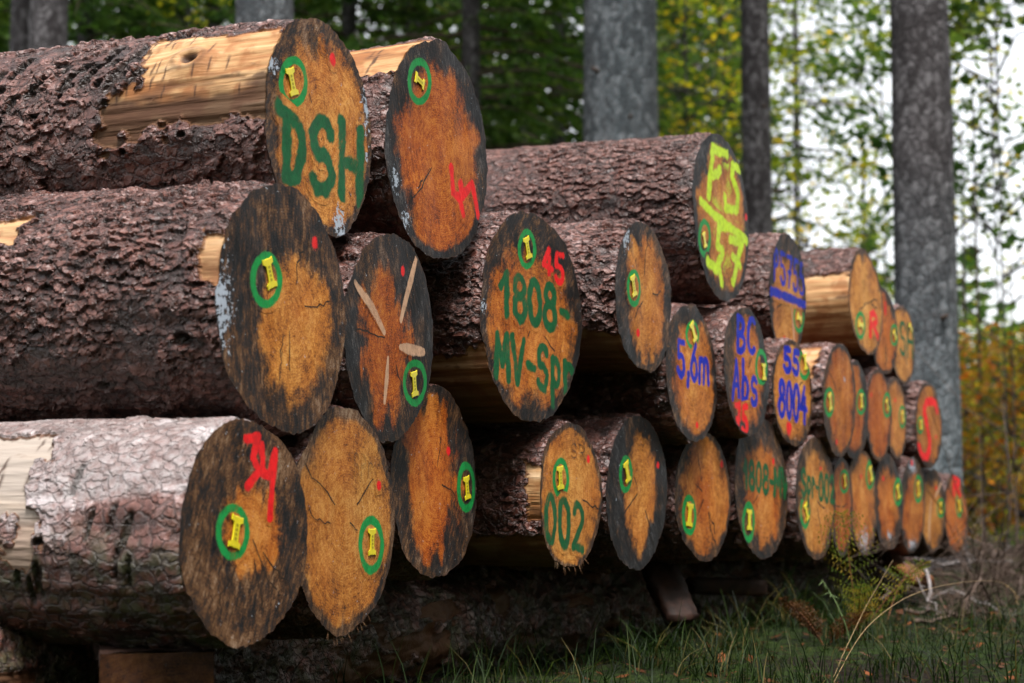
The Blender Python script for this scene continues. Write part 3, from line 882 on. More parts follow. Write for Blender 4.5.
    part('cut_face', np.stack([fx_, fyv, fz_], -1).reshape(-1, 3), grid_faces(nr, nth, True)[:, ::-1].copy(), FACE, root, at)
    # far end
    tb = np.linspace(0, 2 * PI, 48, endpoint=False)
    rb = np.linspace(0, 1, 8)
    RB, TB = np.meshgrid(rb, tb, indexing='ij')
    rbm = RB * R * outline(TB) * (1 + L['flare'] * LOG_LEN)
    bx_ = rbm * np.cos(TB)
    bz_ = rbm * np.sin(TB)
    ab = wood_attrs(bx_ * .95, bz_ * .95)
    ab['pa'] = np.zeros(bx_.size)
    ab['pc'] = np.zeros((bx_.size, 3))
    ab = {k: (v if k == 'pc' else np.asarray(v).ravel()) for k, v in ab.items()}
    part('cut_face', np.stack([bx_, np.full_like(bx_, LOG_LEN), bz_ + L['slope'] * LOG_LEN], -1).reshape(-1, 3), grid_faces(8, 48, True), FACE, root, ab)

    # --- marks -----------------------------------------------------------------
    def to_face(pt):
        p = np.array([0.0, 0, 0])
        yy = y0
        for _ in range(4):
            p, _t = on_plane_y(pt[0], pt[1], yy)
            yy = y0 + tx * (p[0] - X) + tz * (p[2] - Z)
        return p[0] - X, p[2] - Z

    layer = [0.00022]

    def paint(name, col, strokes, w, soft=.35):
        soft *= 1.5
        """strokes in face metres; w = half width in metres"""
        small = name == 'painted_lettering' and w < px * 3.2
        w = max(w, px * (.95 if small else .75))
        wob = 0 if name in ('axe_notch', 'paint_dot') else (.15 if name == 'paint_ring' or small else .6)
        strokes = [[(a + (vnoise(a * 55 + 9, b * 55 + 9, seed + 3) - .5) * w * wob, b + (vnoise(a * 55 + 59, b * 55 + 19, seed + 4) - .5) * w * wob) for a, b in s_] for s_ in strokes]
        pts = np.concatenate([np.array(s_) for s_ in strokes])
        lo = pts.min(0) - w * 2.2
        hi = pts.max(0) + w * 2.2
        sp = max(.0011, px * .5)
        gx_ = np.arange(lo[0], hi[0] + sp, sp)
        gz_ = np.arange(lo[1], hi[1] + sp, sp)
        GX, GZ = np.meshgrid(gx_, gz_)
        D = np.full(GX.shape, 9.0)
        for s_ in strokes:
            s_ = np.array(s_)
            if len(s_) == 1:
                D = np.minimum(D, np.hypot(GX - s_[0, 0], GZ - s_[0, 1]))
            for a, b in zip(s_[:-1], s_[1:]):
                ab_ = b - a
                q = np.clip(((GX - a[0]) * ab_[0] + (GZ - a[1]) * ab_[1]) / (ab_.dot(ab_) + 1e-12), 0, 1)
                D = np.minimum(D, np.hypot(GX - a[0] - q * ab_[0], GZ - a[1] - q * ab_[1]))
        if name == 'axe_notch':
            s0, s1 = np.array(strokes[0][0]), np.array(strokes[0][-1])
            q = np.clip(((GX - s0[0]) * (s1 - s0)[0] + (GZ - s0[1]) * (s1 - s0)[1]) / ((s1 - s0) ** 2).sum(), 0, 1)
            D = D / (.35 + 1.0 * np.sin(PI * (.12 + .7 * q)))
        ww = w * ((.72 + .85 * fbm(GX * 45 + 40, GZ * 45 + 40, seed + 60, 3)) if name in ('painted_lettering', 'pencil_mark', 'drying_crack') else (.95 + .25 * fbm(GX * 45 + 40, GZ * 45 + 40, seed + 60, 3)))
        A = (1 - sst(1 - soft, 1 + soft, D / ww)) * ((.85 if small else .58) + .72 * fbm(GX * 25 + 10, GZ * 25 + 10, seed + 61, 3))
        if name in ('painted_lettering', 'paint_dot', 'paint_ring'):
            # overspray
            A = np.maximum(A, (1 - sst(.5, 2.4, D / w)) * (.2 if small else .42))
        if name == 'paint_overspray':
            A = A * (.30 + .5 * fbm(GX * 14 + 30, GZ * 14 + 30, seed + 63, 3))
        if name == 'axe_notch':
            A = A * .85
        if name == 'pencil_mark':
            A = A * .65
        A = np.clip(A, 0, 1)
        rr_ = np.hypot(GX, GZ) / (R * outline(np.arctan2(GZ, GX)))
        A = A * (1 - sst(1 - .012 / R, 1 - .006 / R, rr_))
        ok = (A > .04)
        nr_, nc_ = GX.shape
        cell = ok[:-1, :-1] | ok[1:, :-1] | ok[:-1, 1:] | ok[1:, 1:]
        inside = rr_ < 1 - .004 / R
        cell &= inside[:-1, :-1] & inside[1:, :-1] & inside[:-1, 1:] & inside[1:, 1:]
        fc = grid_faces(nr_, nc_).reshape(nr_ - 1, nc_ - 1, 4)[cell]
        if not len(fc):
            return
        used, inv = np.unique(fc, return_inverse=True)
        fc = inv.reshape(-1, 4)
        gx1 = GX.ravel()[used]
        gz1 = GZ.ravel()[used]
        att = wood_attrs(gx1, gz1)
        att['pa'] = A.ravel()[used]
        att['pc'] = np.tile(np.array(col), (len(used), 1))
        part(name, np.stack([gx1, fy(gx1, gz1) - layer[0], gz1], -1), fc, FACE, root, att)
        layer[0] += .00005

    if i < 24:
        for q in range(int(rg.integers(2, 6))):
            a = rg.uniform(0, 2 * PI)
            r0 = rg.uniform(.02, .35) * R
            r1 = min(.93 * R, r0 + rg.uniform(.2, .65) * R)
            cpts = []
            for w_ in np.linspace(r0, r1, 9):
                cpts.append((hx * .3 * R + w_ * math.cos(a), hy * .3 * R + w_ * math.sin(a)))
                a += rg.normal() * .035
            paint('drying_crack', (.012, .007, .004), [cpts], .0007, .5)

    for mk in L['marks']:
        k = mk[0]
        if k == 'ring':
            _, ex, ey, ew, eh = mk
            st = [to_face((ex + ew * .86 * math.cos(a), ey + eh * .86 * math.sin(a))) for a in np.linspace(0, 2 * PI, 61)]
            paint('paint_ring', GREEN, [st], max(eh * px * .155, px * 1.25), .3)
        elif k == 'dot':
            paint('paint_dot', mk[4], [[to_face((mk[1], mk[2]))]], mk[3] * px * 1.25, .3)
        elif k == 'text':
            st = [[to_face(p) for p in s_] for s_ in mk[3]]
            nm = 'pencil_mark' if mk[1] is PENCIL else 'painted_lettering'
            paint(nm, mk[1], st, mk[2] * px * (.66 if mk[2] > 6 or mk[1] is PENCIL else .80), .35 if mk[1] is not PENCIL else .5)
        elif k == 'wash':
            paint('paint_overspray', mk[1], [[to_face(p) for p in s_] for s_ in mk[3]], mk[2] * px * .6, .6)
        elif k == 'notch':
            st = [[to_face(p) for p in s_] for s_ in mk[3]]
            paint('axe_notch', mk[1], st, mk[2] * px * .62, .2)
        elif k == 'tag':
            _, ex, ey, ln, ang = mk
            ang = -ang + (rg.uniform(-14, 14) if i > 8 else 0)
            c = to_face((ex, ey))
            hl = ln * px * .5
            wd = hl * .60
            prof = [(-.62, 1.0), (-.45, .80), (-.36, .55), (-.36, -.55), (-.45, -.80), (-.62, -1.0), (-.9, -1.0), (-.9, -.86), (-.2, -.80), (.2, -.80)]
            half = [(0.0, 1.0), (.55, .98), (1.0, 1.04), (1.05, .70), (.55, .58), (.50, .3), (.50, -.3), (.55, -.58), (1.05, -.70), (1.0, -1.04), (.55, -.98), (0.0, -1.0)]
            outl = [(a * wd, b * hl) for a, b in half] + [(-a * wd, b * hl) for a, b in half[-2:0:-1]]
            ca, sa = math.cos(R_(ang)), math.sin(R_(ang))
            outl = [(a * ca + b * -sa * -1, -a * sa * -1 * -1 + b * ca) for a, b in outl]
            base = [(c[0] + a, c[1] + b) for a, b in outl]
            f0 = float(fy(np.array([c[0]]), np.array([c[1]]))[0])
            m_ = len(base)
            vv = []
            for dy, sc_ in ((-.0012, 1), (-.0024, 1), (-.0030, .96)):
                for a, b in base:
                    xa, zb = c[0] + (a - c[0]) * sc_, c[1] + (b - c[1]) * sc_
                    vv.append((xa, f0 + tx * (xa - c[0]) + tz * (zb - c[1]) + dy, zb))
            ff = []
            for r_ in range(2):
                for q in range(m_):
                    q2 = (q + 1) % m_
                    ff.append((r_ * m_ + q, r_ * m_ + q2, (r_ + 1) * m_ + q2, (r_ + 1) * m_ + q))
            ff.append(tuple(range(2 * m_, 3 * m_)))
            tg = part('plastic_tag', vv, ff, TAGM, root, smooth=False)
            if i < 9 or i == 10:
                pv = []
                pf = []
                for q in range(4):
                    zc = (-.42 + q * .28) * hl
                    for a, b in ((-.22, -.09), (.22, -.09), (.22, .09), (-.22, .09)):
                        a_, b_ = a * wd, zc + b * hl
                        xa, zb = c[0] + a_ * ca + b_ * sa, c[1] - a_ * sa + b_ * ca
                        xa, zb = c[0] + (a_ * ca + b_ * sa), c[1] + (-a_ * sa + b_ * ca)
                        pv.append((xa, f0 + tx * (xa - c[0]) + tz * (zb - c[1]) - .0033, zb))
                    pf.append((q * 4, q * 4 + 1, q * 4 + 2, q * 4 + 3))
                part('tag_print', pv, pf, TAGP, tg, smooth=False)
    return root, R, px


info = []
for i, L in enumerate(LOGS):
    info.append(build_log(i, L))


# loose strip of bark hanging from the bottom left log
def bark_strip(name, pts_px, y, width, parent, mat):
    base = np.array(parent.location)
    V = []
    n = len(pts_px)
    for k, (a, b) in enumerate(pts_px):
        p, _ = on_plane_y(a, b, y)
        w = width * (1 - .5 * k / n) * (1 + .3 * math.sin(k * 2.1))
        for s_ in (-1, -.5, 0, .5, 1):
            q = p + np.array([-.5 * w * s_ * .3, .5 * w * s_, .006 * (1 - s_ * s_)])
            V.append(q - base)
    V = np.array(V)
    T = V + np.array([-.006, -.003, 0])
    m = n * 5
    f = [tuple(x) for x in grid_faces(n, 5).tolist()]
    f2 = [tuple(i_ + m for i_ in q[::-1]) for q in f]
    rim = []
    ring = [j for j in range(5)] + [5 * r + 4 for r in range(1, n)] + [(n - 1) * 5 + j for j in range(3, -1, -1)] + [5 * r for r in range(n - 2, 0, -1)]
    for a, b in zip(ring, ring[1:] + ring[:1]):
        rim.append((a, b, b + m, a + m))
    at = {k: np.zeros(2 * m) for k in ('hgt', 'peel', 'moss', 'stain_shade')}
    at['fid'] = np.full(2 * m, .6)
    at['pale'] = np.full(2 * m, .35)
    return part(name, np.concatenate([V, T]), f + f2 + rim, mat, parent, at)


bark_strip('loose_bark', [(60, 540), (54, 553), (44, 572), (33, 588), (26, 601)], 2.12, .05, info[4][0], BARK)
bark_strip('loose_bark', [(84, 600), (90, 622), (96, 640), (101, 662)], 1.98, .028, info[4][0], PLANK)


# ------------------------------------------------------------------ sleepers, props and broken wood under the pile
def sleeper(x0, x1, y, zc, R, seed, label, taper=0.0, ends=True):
    L_ = x1 - x0
    nt = 160
    xs = np.arange(0, L_, .007)
    th = np.linspace(0, 2 * PI, nt, endpoint=False)
    TH, Xs = np.meshgrid(th, xs)
    rg = np.random.default_rng(seed)
    C = 2 * PI * R
    nc = round(C / .05)
    wx = (fbm(TH * 6, Xs * 22, seed, 3) - .5) * 1.6
    f1, f2, cid, bx, by = vor(TH / (2 * PI) * nc + wx, Xs / .022 + (fbm(TH * 3, Xs * 9, seed + 1, 3) - .5) * 2, seed, nc)
    h = (cid - .5) * .006 - (1 - sst(0, .25, f2 - f1)) * .008 + (fbm(TH * R * 60, Xs * 60, seed + 5, 3) - .5) * .008
    big = fbm(TH * 1.6, Xs * 5, seed + 2, 4) - .5
    hg = h.copy()
    h = h + big * .06
    peel = sst(.60, .64, fbm(TH * 2.2 + 4, Xs * 6, seed + 8, 4))
    rad = R * (1 - taper * Xs / L_) + h * (1 - peel) + peel * (-.012 + big * .06)
    edge = np.minimum(Xs, L_ - Xs)
    rad = rad - (1 - sst(0, .05, edge)) * .02 * fbm(TH * 3, Xs, seed + 3, 2)
    jag = fbm(TH * 4, TH * 0, seed + 4, 3) - .5
    xx = Xs + jag * .10 * (1 - sst(0, .12, L_ - Xs)) - jag * .06 * (1 - sst(0, .1, Xs))
    root = empty('sleeper_log', (x0, y, zc))
    tag(root, label, 'log', 'sleeper logs the pile rests on')
    V = np.stack([xx, rad * np.cos(TH), rad * np.sin(TH)], -1).reshape(-1, 3)
    z0 = np.zeros(V.shape[0])
    at = dict(fid=cid.ravel(), hgt=hg.ravel(), peel=peel.ravel() * .85, pale=(big * .5).ravel(), moss=z0 + .75, stain_shade=z0 + .75)
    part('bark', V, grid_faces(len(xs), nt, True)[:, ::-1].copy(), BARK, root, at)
    for e_, s_ in ((0, -1), (len(xs) - 1, 1)):
        ring = V.reshape(len(xs), nt, 3)[e_]
        k = np.linspace(0, 1, 8)[:, None, None]
        c = ring.mean(0)[None, None]
        vv = (c + (ring[None] - c) * k)
        ft = fbm(vv[..., 1] * 40 + 9, vv[..., 2] * 40 + 9, seed + 7, 3) - .5
        vv[..., 0] += ft * .04 * (1 - k[..., 0] ** 6)
        part('broken_end', vv.reshape(-1, 3), grid_faces(8, nt, True), OLDWOOD, root)
    return root


sleeper(1.55, 4.12, 2.22, .110, .140, 301, 'mossy dark barked sleeper log under the left half of the log pile')
sleeper(4.22, 6.3, 2.24, .112, .135, 302, 'rough dark sleeper log under the middle of the log pile, behind the grass')
sleeper(6.45, 8.0, 2.26, .095, .125, 303, 'dark sleeper log under the far end of the log pile by the brushwood')

sleeper(2.0, 8.2, 4.25, .11, .135, 304, 'long sleeper log under the back of the log pile')


def rough_beam(name, p0, p1, w, th_, seed, mat, label, cat):
    """a split, uneven piece of timber between two world points"""
    p0 = np.array(p0, float)
    p1 = np.array(p1, float)
    d = p1 - p0
    ln = np.linalg.norm(d)
    d /= ln
    side = np.cross(d, [0, 0, 1.0])
    side /= np.linalg.norm(side)
    nrm = np.cross(side, d)
    rg = np.random.default_rng(seed)
    n = 18
    m = 16
    V = []
    for k in range(n):
        s_ = k / (n - 1)
        f = 1 + .18 * math.sin(s_ * 7 + seed) * (1 - s_)
        for q in range(m):
            a = 2 * PI * q / m
            ca, sa = math.cos(a), math.sin(a)
            e = max(abs(ca), abs(sa)) ** .75
            jag = (rg.random() - .5) * .022 if k in (0, n - 1) else 0
            V.append(d * (s_ * ln + jag) + side * (ca / e * w * .5 * f * (1 + .12 * (rg.random() - .5))) + nrm * (sa / e * th_ * .5 * (1 + .25 * (rg.random() - .5))))
    f = [tuple(x) for x in grid_faces(n, m, True).tolist()] + [tuple(range(m - 1, -1, -1)), tuple(range((n - 1) * m, n * m))]
    o = part(name, V, f, mat, None, loc=p0)
    tag(o, label, cat)
    return o


A_, _ = on_plane_y(655, 560, 1.98)
B_ = on_plane_y(683, 622, 1.86)[0]
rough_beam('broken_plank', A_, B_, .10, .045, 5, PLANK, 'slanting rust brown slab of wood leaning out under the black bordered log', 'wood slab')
A_, _ = on_plane_y(690, 585, 2.02)
B_ = on_plane_y(762, 588, 1.86)[0]
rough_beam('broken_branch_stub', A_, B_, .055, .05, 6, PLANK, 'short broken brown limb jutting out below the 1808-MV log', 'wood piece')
A_, _ = on_plane_y(886, 558, 2.0)
B_ = on_plane_y(923, 582, 1.75)[0]
rough_beam('split_wood_piece', A_, B_, .085, .04, 7, simple('split_brown_wood', (.15, .052, .018), .7, .3, .4, 40), 'reddish brown split piece of wood poking out under the far end of the pile', 'wood piece')

# squared support under the bottom left log
bm_c = on_plane_y(157, 672, 1.80)[0]
sup = empty('support_block', (bm_c[0], 1.80, 0), R_(-50))
tag(sup, 'orange brown squared timber block under the red 34 log at the lower left', 'timber block')
bw, bh, bl = .088, .185, .35
v_, f_ = [], []
segs = 14
prof = []
for k in range(4):
    a, b = [(-bw, 0), (bw, 0), (bw, bh), (-bw, bh)][k], [(bw, 0), (bw, bh), (-bw, bh), (-bw, 0)][k]
    for s_ in range(6):
        prof.append((a[0] + (b[0] - a[0]) * s_ / 6, a[1] + (b[1] - a[1]) * s_ / 6))
for k in range(segs):
    for q, (a, b) in enumerate(prof):
        rr = 1 + .05 * (hsh(k, q, 4) - .5)
        v_.append((a * float(rr), bl * k / (segs - 1) + .004, max(0, b * float(rr))))
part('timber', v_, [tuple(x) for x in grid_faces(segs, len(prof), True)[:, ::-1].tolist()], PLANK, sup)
gx, gz = np.meshgrid(np.linspace(-bw, bw, 40), np.linspace(0, bh, 50))
n_ = gx.size
part('sawn_end', np.stack([gx, (fbm(gx * 60, gz * 30, 3) - .5) * .004, gz], -1).reshape(-1, 3), grid_faces(50, 40), FACE, sup,
     dict(hm=(1.0 + (fbm(gx * 20, gz * 8, 5) - .5) * 1.2).ravel(), tone=np.full(n_, .55), dk=np.full(n_, .3), wh=np.zeros(n_), rim=np.zeros(n_),
          rd=np.hypot(gx - .05, gz + .1).ravel(), br=np.full(n_, .09), pa=np.zeros(n_), pc=np.zeros((n_, 3))))

# ------------------------------------------------------------------ ground
def ground_z(x, y):
    x = np.asarray(x, float)
    y = np.asarray(y, float)
    z = (fbm(x * .35 + 100, y * .35 + 100, 500, 4) - .5) * .16 + (fbm(x * 2.5 + 40, y * 2.5 + 40, 501, 3) - .5) * .06
    z = z * np.clip(np.hypot(x, y) / 6, .25, 1)
    z = z + .035 * np.exp(-((x - 4.6) / 1.0) ** 2 - ((y - 1.75) / .5) ** 2)
    return z - .01


def spaced(lo, hi, c0, c1, fine, grow):
    a = list(np.arange(c0, c1, fine))
    s_ = fine
    x = c1
    while x < hi:
        a.append(x)
        s_ *= grow
        x += s_
    a.append(hi)
    s_ = fine
    x = c0
    b = []
    while x > lo:
        s_ *= grow
        x -= s_
        b.append(x)
    return np.array(sorted(b + a))


gxs = spaced(-300, 400, 0, 14, .07, 1.18)
gys = spaced(-300, 400, -1, 5, .07, 1.18)
GX, GY = np.meshgrid(gxs, gys)
g = part('ground', np.stack([GX, GY, ground_z(GX, GY)], -1).reshape(-1, 3), grid_faces(len(gys), len(gxs)), GROUND)
g['kind'] = 'structure'
tag(g, 'dark mossy forest floor around the log pile', 'ground', kind='structure')


def blades(P, L, W, seed, lean=.5, segs=3):
    """grass blades: base points P (n,3), lengths, widths"""
    n = len(P)
    rg = np.random.default_rng(seed)
    az = rg.uniform(0, 2 * PI, n)
    le = rg.uniform(.15, 1.0, n) * lean
    face = az + PI / 2 + rg.uniform(-.6, .6, n)
    V = []
    for k in range(segs + 1):
        s_ = k / segs
        hor = L * le * s_ ** 2
        zz = L * (s_ - .35 * le * s_ ** 2)
        c = P + np.stack([np.cos(az) * hor, np.sin(az) * hor, zz], -1)
        w = W * (1 - s_ ** 1.5) * .5 + .0003
        off = np.stack([np.cos(face) * w, np.sin(face) * w, np.zeros(n)], -1)
        V += [c - off, c + off]
    V = np.stack(V, 1)
    m = 2 * (segs + 1)
    base = (np.arange(n) * m)[:, None]
    fc = np.concatenate([base + np.array([[2 * k, 2 * k + 1, 2 * k + 3, 2 * k + 2]]) for k in range(segs)], 0)
    rnd = np.repeat(rg.random(n), m)
    return V.reshape(-1, 3), fc, rnd


# grass around and in front of the pile
n = 85000
gx_ = RNG.uniform(1.5, 15, n)
gy_ = RNG.uniform(-1.6, 2.6, n)
far = RNG.random(n) < .25
gx_ = np.where(far, RNG.uniform(8.2, 20, n), gx_)
gy_ = np.where(far, RNG.uniform(.5, 6, n), gy_)
den = fbm(gx_ * 1.3 + 70, gy_ * 1.3 + 70, 610, 3)
keep = (den + .22 * np.exp(-((gy_ - 1.75) / .28) ** 2) * (gx_ < 5.6) > .49) & ~((gx_ < 8) & (gy_ > 2.02))
gx_, gy_, den = gx_[keep], gy_[keep], den[keep]
tuft = fbm(gx_ * 3 + 70, gy_ * 3 + 20, 611, 2)
ln = (.025 + .14 * sst(.4, .75, tuft)) * RNG.uniform(.5, 1.3, len(gx_)) * np.where(gx_ > 6.0, .55, 1.0)
V_, F_, rn = blades(np.stack([gx_, gy_, ground_z(gx_, gy_) - .005], -1), ln, np.full(len(gx_), .0019) * (1 + ln * 4), 62, 1.2)
o = part('grass', V_, F_, GRASS, None, dict(rnd=rn))
tag(o, 'thin dark green grass growing in front of the log pile', 'grass', kind='stuff')

# bark chips and needles on the ground
n = 9000
cx_ = RNG.uniform(2, 14, n)
cy_ = RNG.uniform(.2, 4.0, n)
a = RNG.uniform(0, 2 * PI, n)
sz = RNG.uniform(.004, .018, n)
c = np.stack([cx_, cy_, ground_z(cx_, cy_) + .006], -1)
ex = np.stack([np.cos(a), np.sin(a), RNG.uniform(-.3, .3, n)], -1) * sz[:, None] * 1.5
ey = np.stack([-np.sin(a), np.cos(a), RNG.uniform(-.3, .3, n)], -1) * sz[:, None] * .5
o = part('bark_chips', np.stack([c - ex, c - ey, c + ex, c + ey], 1).reshape(-1, 3), np.arange(4 * n).reshape(-1, 4), LITTER, None, dict(rnd=np.repeat(RNG.random(n) * .45, 4)))
tag(o, 'dark bark chips and litter strewn over the ground by the log pile', 'bark chips', kind='stuff')

# fallen leaves
n = 1800
lx = RNG.uniform(4, 16, n)
ly = RNG.uniform(-1, 4.5, n)
k_ = ~((lx < 8.2) & (ly > 2.0))
lx, ly = lx[k_], ly[k_]
n = len(lx)
a = RNG.uniform(0, 2 * PI, n)
sz = RNG.uniform(.008, .024, n)
c = np.stack([lx, ly, ground_z(lx, ly) + .012], -1)
ex = np.stack([np.cos(a), np.sin(a), RNG.uniform(-.5, .5, n)], -1) * sz[:, None]
ey = np.stack([-np.sin(a), np.cos(a), RNG.uniform(-.5, .5, n)], -1) * sz[:, None] * .6
V_ = np.stack([c - ex, c - ey, c + ex, c + ey], 1).reshape(-1, 3)
o = part('leaf_litter', V_, np.arange(4 * n).reshape(-1, 4), LITTER, None, dict(rnd=np.repeat(RNG.random(n), 4)))
tag(o, 'orange brown fallen leaves scattered on the forest floor', 'leaves', kind='stuff')


# ------------------------------------------------------------------ fern, weeds, dry stalks
def fern(name, x, y, fronds, mat, label, seed):
    rg = np.random.default_rng(seed)
    V, Fc, rn = [], [], []
    def leaf(p, d, ln, wd, r):
        side = np.cross(d, rg.normal(size=3))
        side /= np.linalg.norm(side)
        k = len(V)
        V.extend([p, p + d * ln * .4 + side * wd, p + d * ln, p + d * ln * .4 - side * wd])
        rn.extend([r] * 4)
        Fc.append((k, k + 1, k + 2, k + 3))
    stems = []
    for az, tilt, L_ in fronds:
        base = np.array([0, 0, -.01])
        pts = []
        for k in range(22):
            s_ = k / 21
            hor = L_ * math.sin(R_(tilt)) * (s_ + .35 * s_ * s_)
            pts.append(base + np.array([math.cos(R_(az)) * hor, math.sin(R_(az)) * hor, L_ * math.cos(R_(tilt)) * (s_ - .12 * s_ ** 3)]))
        pts = np.array(pts)
        stems.append(tube(pts, np.linspace(.0025, .0008, 22), 5))
        # the blade of the frond faces the way the stem leans across
        across = np.array([RT[0], RT[1], 0])
        for k in range(5, 22):
            s_ = k / 21
            ll = L_ * .26 * math.sin(PI * min(1, (1 - s_) * 1.15 + .05)) ** .8
            tdir = pts[k] - pts[k - 1]
            tdir /= np.linalg.norm(tdir)
            for sg in (-1, 1):
                d = across * sg + tdir * .55 + rg.normal(size=3) * .08
                d /= np.linalg.norm(d)
                r = rg.random()
                nn = 7
                for q in range(nn):
                    p = pts[k] + d * ll * q / nn
                    for s2 in (-1, 1):
                        dd = tdir * s2 + d * .6
                        dd /= np.linalg.norm(dd)
                        leaf(p, dd, ll * .15 * (1 - q / nn) + .004, .0024, r)
    root = empty(name, (x, y, float(ground_z(x, y))))
    tag(root, label, 'fern')
    part('fronds', V, Fc, mat, root, dict(rnd=rn))
    v, f = join(stems)
    part('stems', v, f, BROWNSTALK, root)
    return root


p = on_ground(858, 648)
fern('fern', p[0], p[1], [(110, 4, .42), (300, 30, .30), (200, 38, .25)], FERNM, 'upright yellow green fern in front of the pile under the far bottom logs', 3)
p = on_ground(825, 652)
fern('fern', p[0], p[1], [(150, 35, .2), (240, 45, .18), (330, 50, .17), (80, 30, .16)], BRACKEN, 'low rust brown fern in the grass left of the upright fern', 4)


def stalk(name, px_pts, y0, y1, r, mat, label, head=True, seed=0):
    n = len(px_pts)
    pts = [on_plane_y(a, b, y0 + (y1 - y0) * k / (n - 1))[0] for k, (a, b) in enumerate(px_pts)]
    pts = np.array(pts)
    # smooth the polyline
    tt = np.linspace(0, n - 1, 40)
    sm = np.stack([np.interp(tt, np.arange(n), pts[:, k]) for k in range(3)], -1)
    for _ in range(6):
        sm[1:-1] = (sm[:-2] + 2 * sm[1:-1] + sm[2:]) / 4
    base = sm[0].copy()
    pieces = [tube(sm - base, np.linspace(r, r * .45, 40), 6)]
    root = empty(name, base)
    tag(root, label, 'grass stalk')
    v, f = join(pieces)
    part('stem', v, f, mat, root)
    if head:
        rg = np.random.default_rng(seed)
        ps = []
        for k in range(29, 40):
            q = sm[k] - base
            for _ in range(2):
                d = np.array([rg.normal() * .4, rg.normal() * .4, -.6]) * .018
                ps.append(tube([q, q + d * .5, q + d], [.0009, .0014, .0004], 4))
        v, f = join(ps)
        part('seed_head', v, f, mat, root)


stalk('grass_stalk', [(828, 690), (845, 650), (865, 608), (893, 560)], 1.30, 1.42, .0011, STRAW, 'straight dry straw stalk leaning right in front of the pile', False, 1)
stalk('grass_stalk', [(832, 686), (862, 628), (905, 596), (945, 584), (985, 580), (1003, 582), (1016, 592), (1017, 602)], 1.28, 1.28, .0010, STRAW, 'long dry grass stalk arching right over the brushwood', True, 2)
stalk('weed_stem', [(858, 678), (846, 625), (835, 600), (822, 580)], 1.45, 1.55, .0022, simple('weed_green', (.10, .15, .05), .6, .3), 'green leafy weed stem leaning left below the fern', True, 3)
stalk('weed_stem', [(880, 650), (893, 600), (905, 575), (922, 560)], 1.62, 1.68, .0022, BROWNSTALK, 'red brown dead weed stem standing before the split wood piece', True, 4)
stalk('grass_stalk', [(978, 690), (981, 676), (986, 664)], 1.2, 1.2, .0014, STRAW, 'short pale straw stub at the bottom right', False, 5)


# tussocks of longer grass: countable clumps
def tussock(px_, py_, nb, ln_, label, seed):
    p = on_ground(px_, py_)
    rg = np.random.default_rng(seed)
    P = np.stack([rg.normal(0, .035, nb), rg.normal(0, .035, nb), np.full(nb, -.01)], -1)
    V, Fc, rn = blades(P, rg.uniform(.5, 1.1, nb) * ln_, np.full(nb, .0028), seed, 1.7, 6)
    o = part('grass_tussock', V, Fc, GRASS, None, dict(rnd=np.clip(rn * 1.15, 0, 1)), loc=(p[0], p[1], float(ground_z(p[0], p[1]))))
    tag(o, label, 'grass clump', 'grass clumps in front of the sleeper logs')


tussock(790, 640, 90, .24, 'tallest grass clump, spreading beside the rust brown fern', 11)
tussock(735, 655, 70, .19, 'grass clump under the 1808-MV log, left of the tallest clump', 12)
tussock(640, 676, 70, .17, 'grass clump at the bottom of the picture below the black bordered log', 13)
tussock(700, 682, 60, .14, 'short grass clump at the bottom edge below the shiny orange brown log', 14)


# ------------------------------------------------------------------ brushwood: every stick a thing
def stick(p0, p1, r, seed, mat, label, ntw=7):
    rg = np.random.default_rng(seed)
    p0 = np.array(p0)
    p1 = np.array(p1)
    ln = np.linalg.norm(p1 - p0)
    k = 10
    pts = np.array([p0 + (p1 - p0) * s_ for s_ in np.linspace(0, 1, k)])
    pts[1:-1] += rg.normal(0, ln * .018, (k - 2, 3))
    base = pts[0].copy()
    root = empty('fallen_branch', base)
    tag(root, label, 'branch', 'dead branches in the brushwood heap')
    pcs = [tube(pts - base, np.linspace(r, r * .35, k), 7, seed, .25)]
    for q in range(ntw):
        j = rg.integers(2, k)
        a = pts[j] - base
        d = rg.normal(size=3)
        d[2] = abs(d[2]) * .6
        d /= np.linalg.norm(d)
        l2 = ln * rg.uniform(.15, .4)
        b = a + d * l2 * .5 + rg.normal(0, .01, 3)
        c_ = b + (d + rg.normal(0, .4, 3)) * l2 * .5
        pcs.append(tube([a, b, c_], [r * .35, r * .25, r * .1], 5, q))
        for _ in range(2):
            d2 = d + rg.normal(0, .6, 3)
            pcs.append(tube([b, b + d2 * l2 * .25, b + d2 * l2 * .45 + np.array([0, 0, -.01])], [r * .2, r * .14, r * .06], 4))
    v, f = join(pcs)
    part('branch', v, f, mat, root)


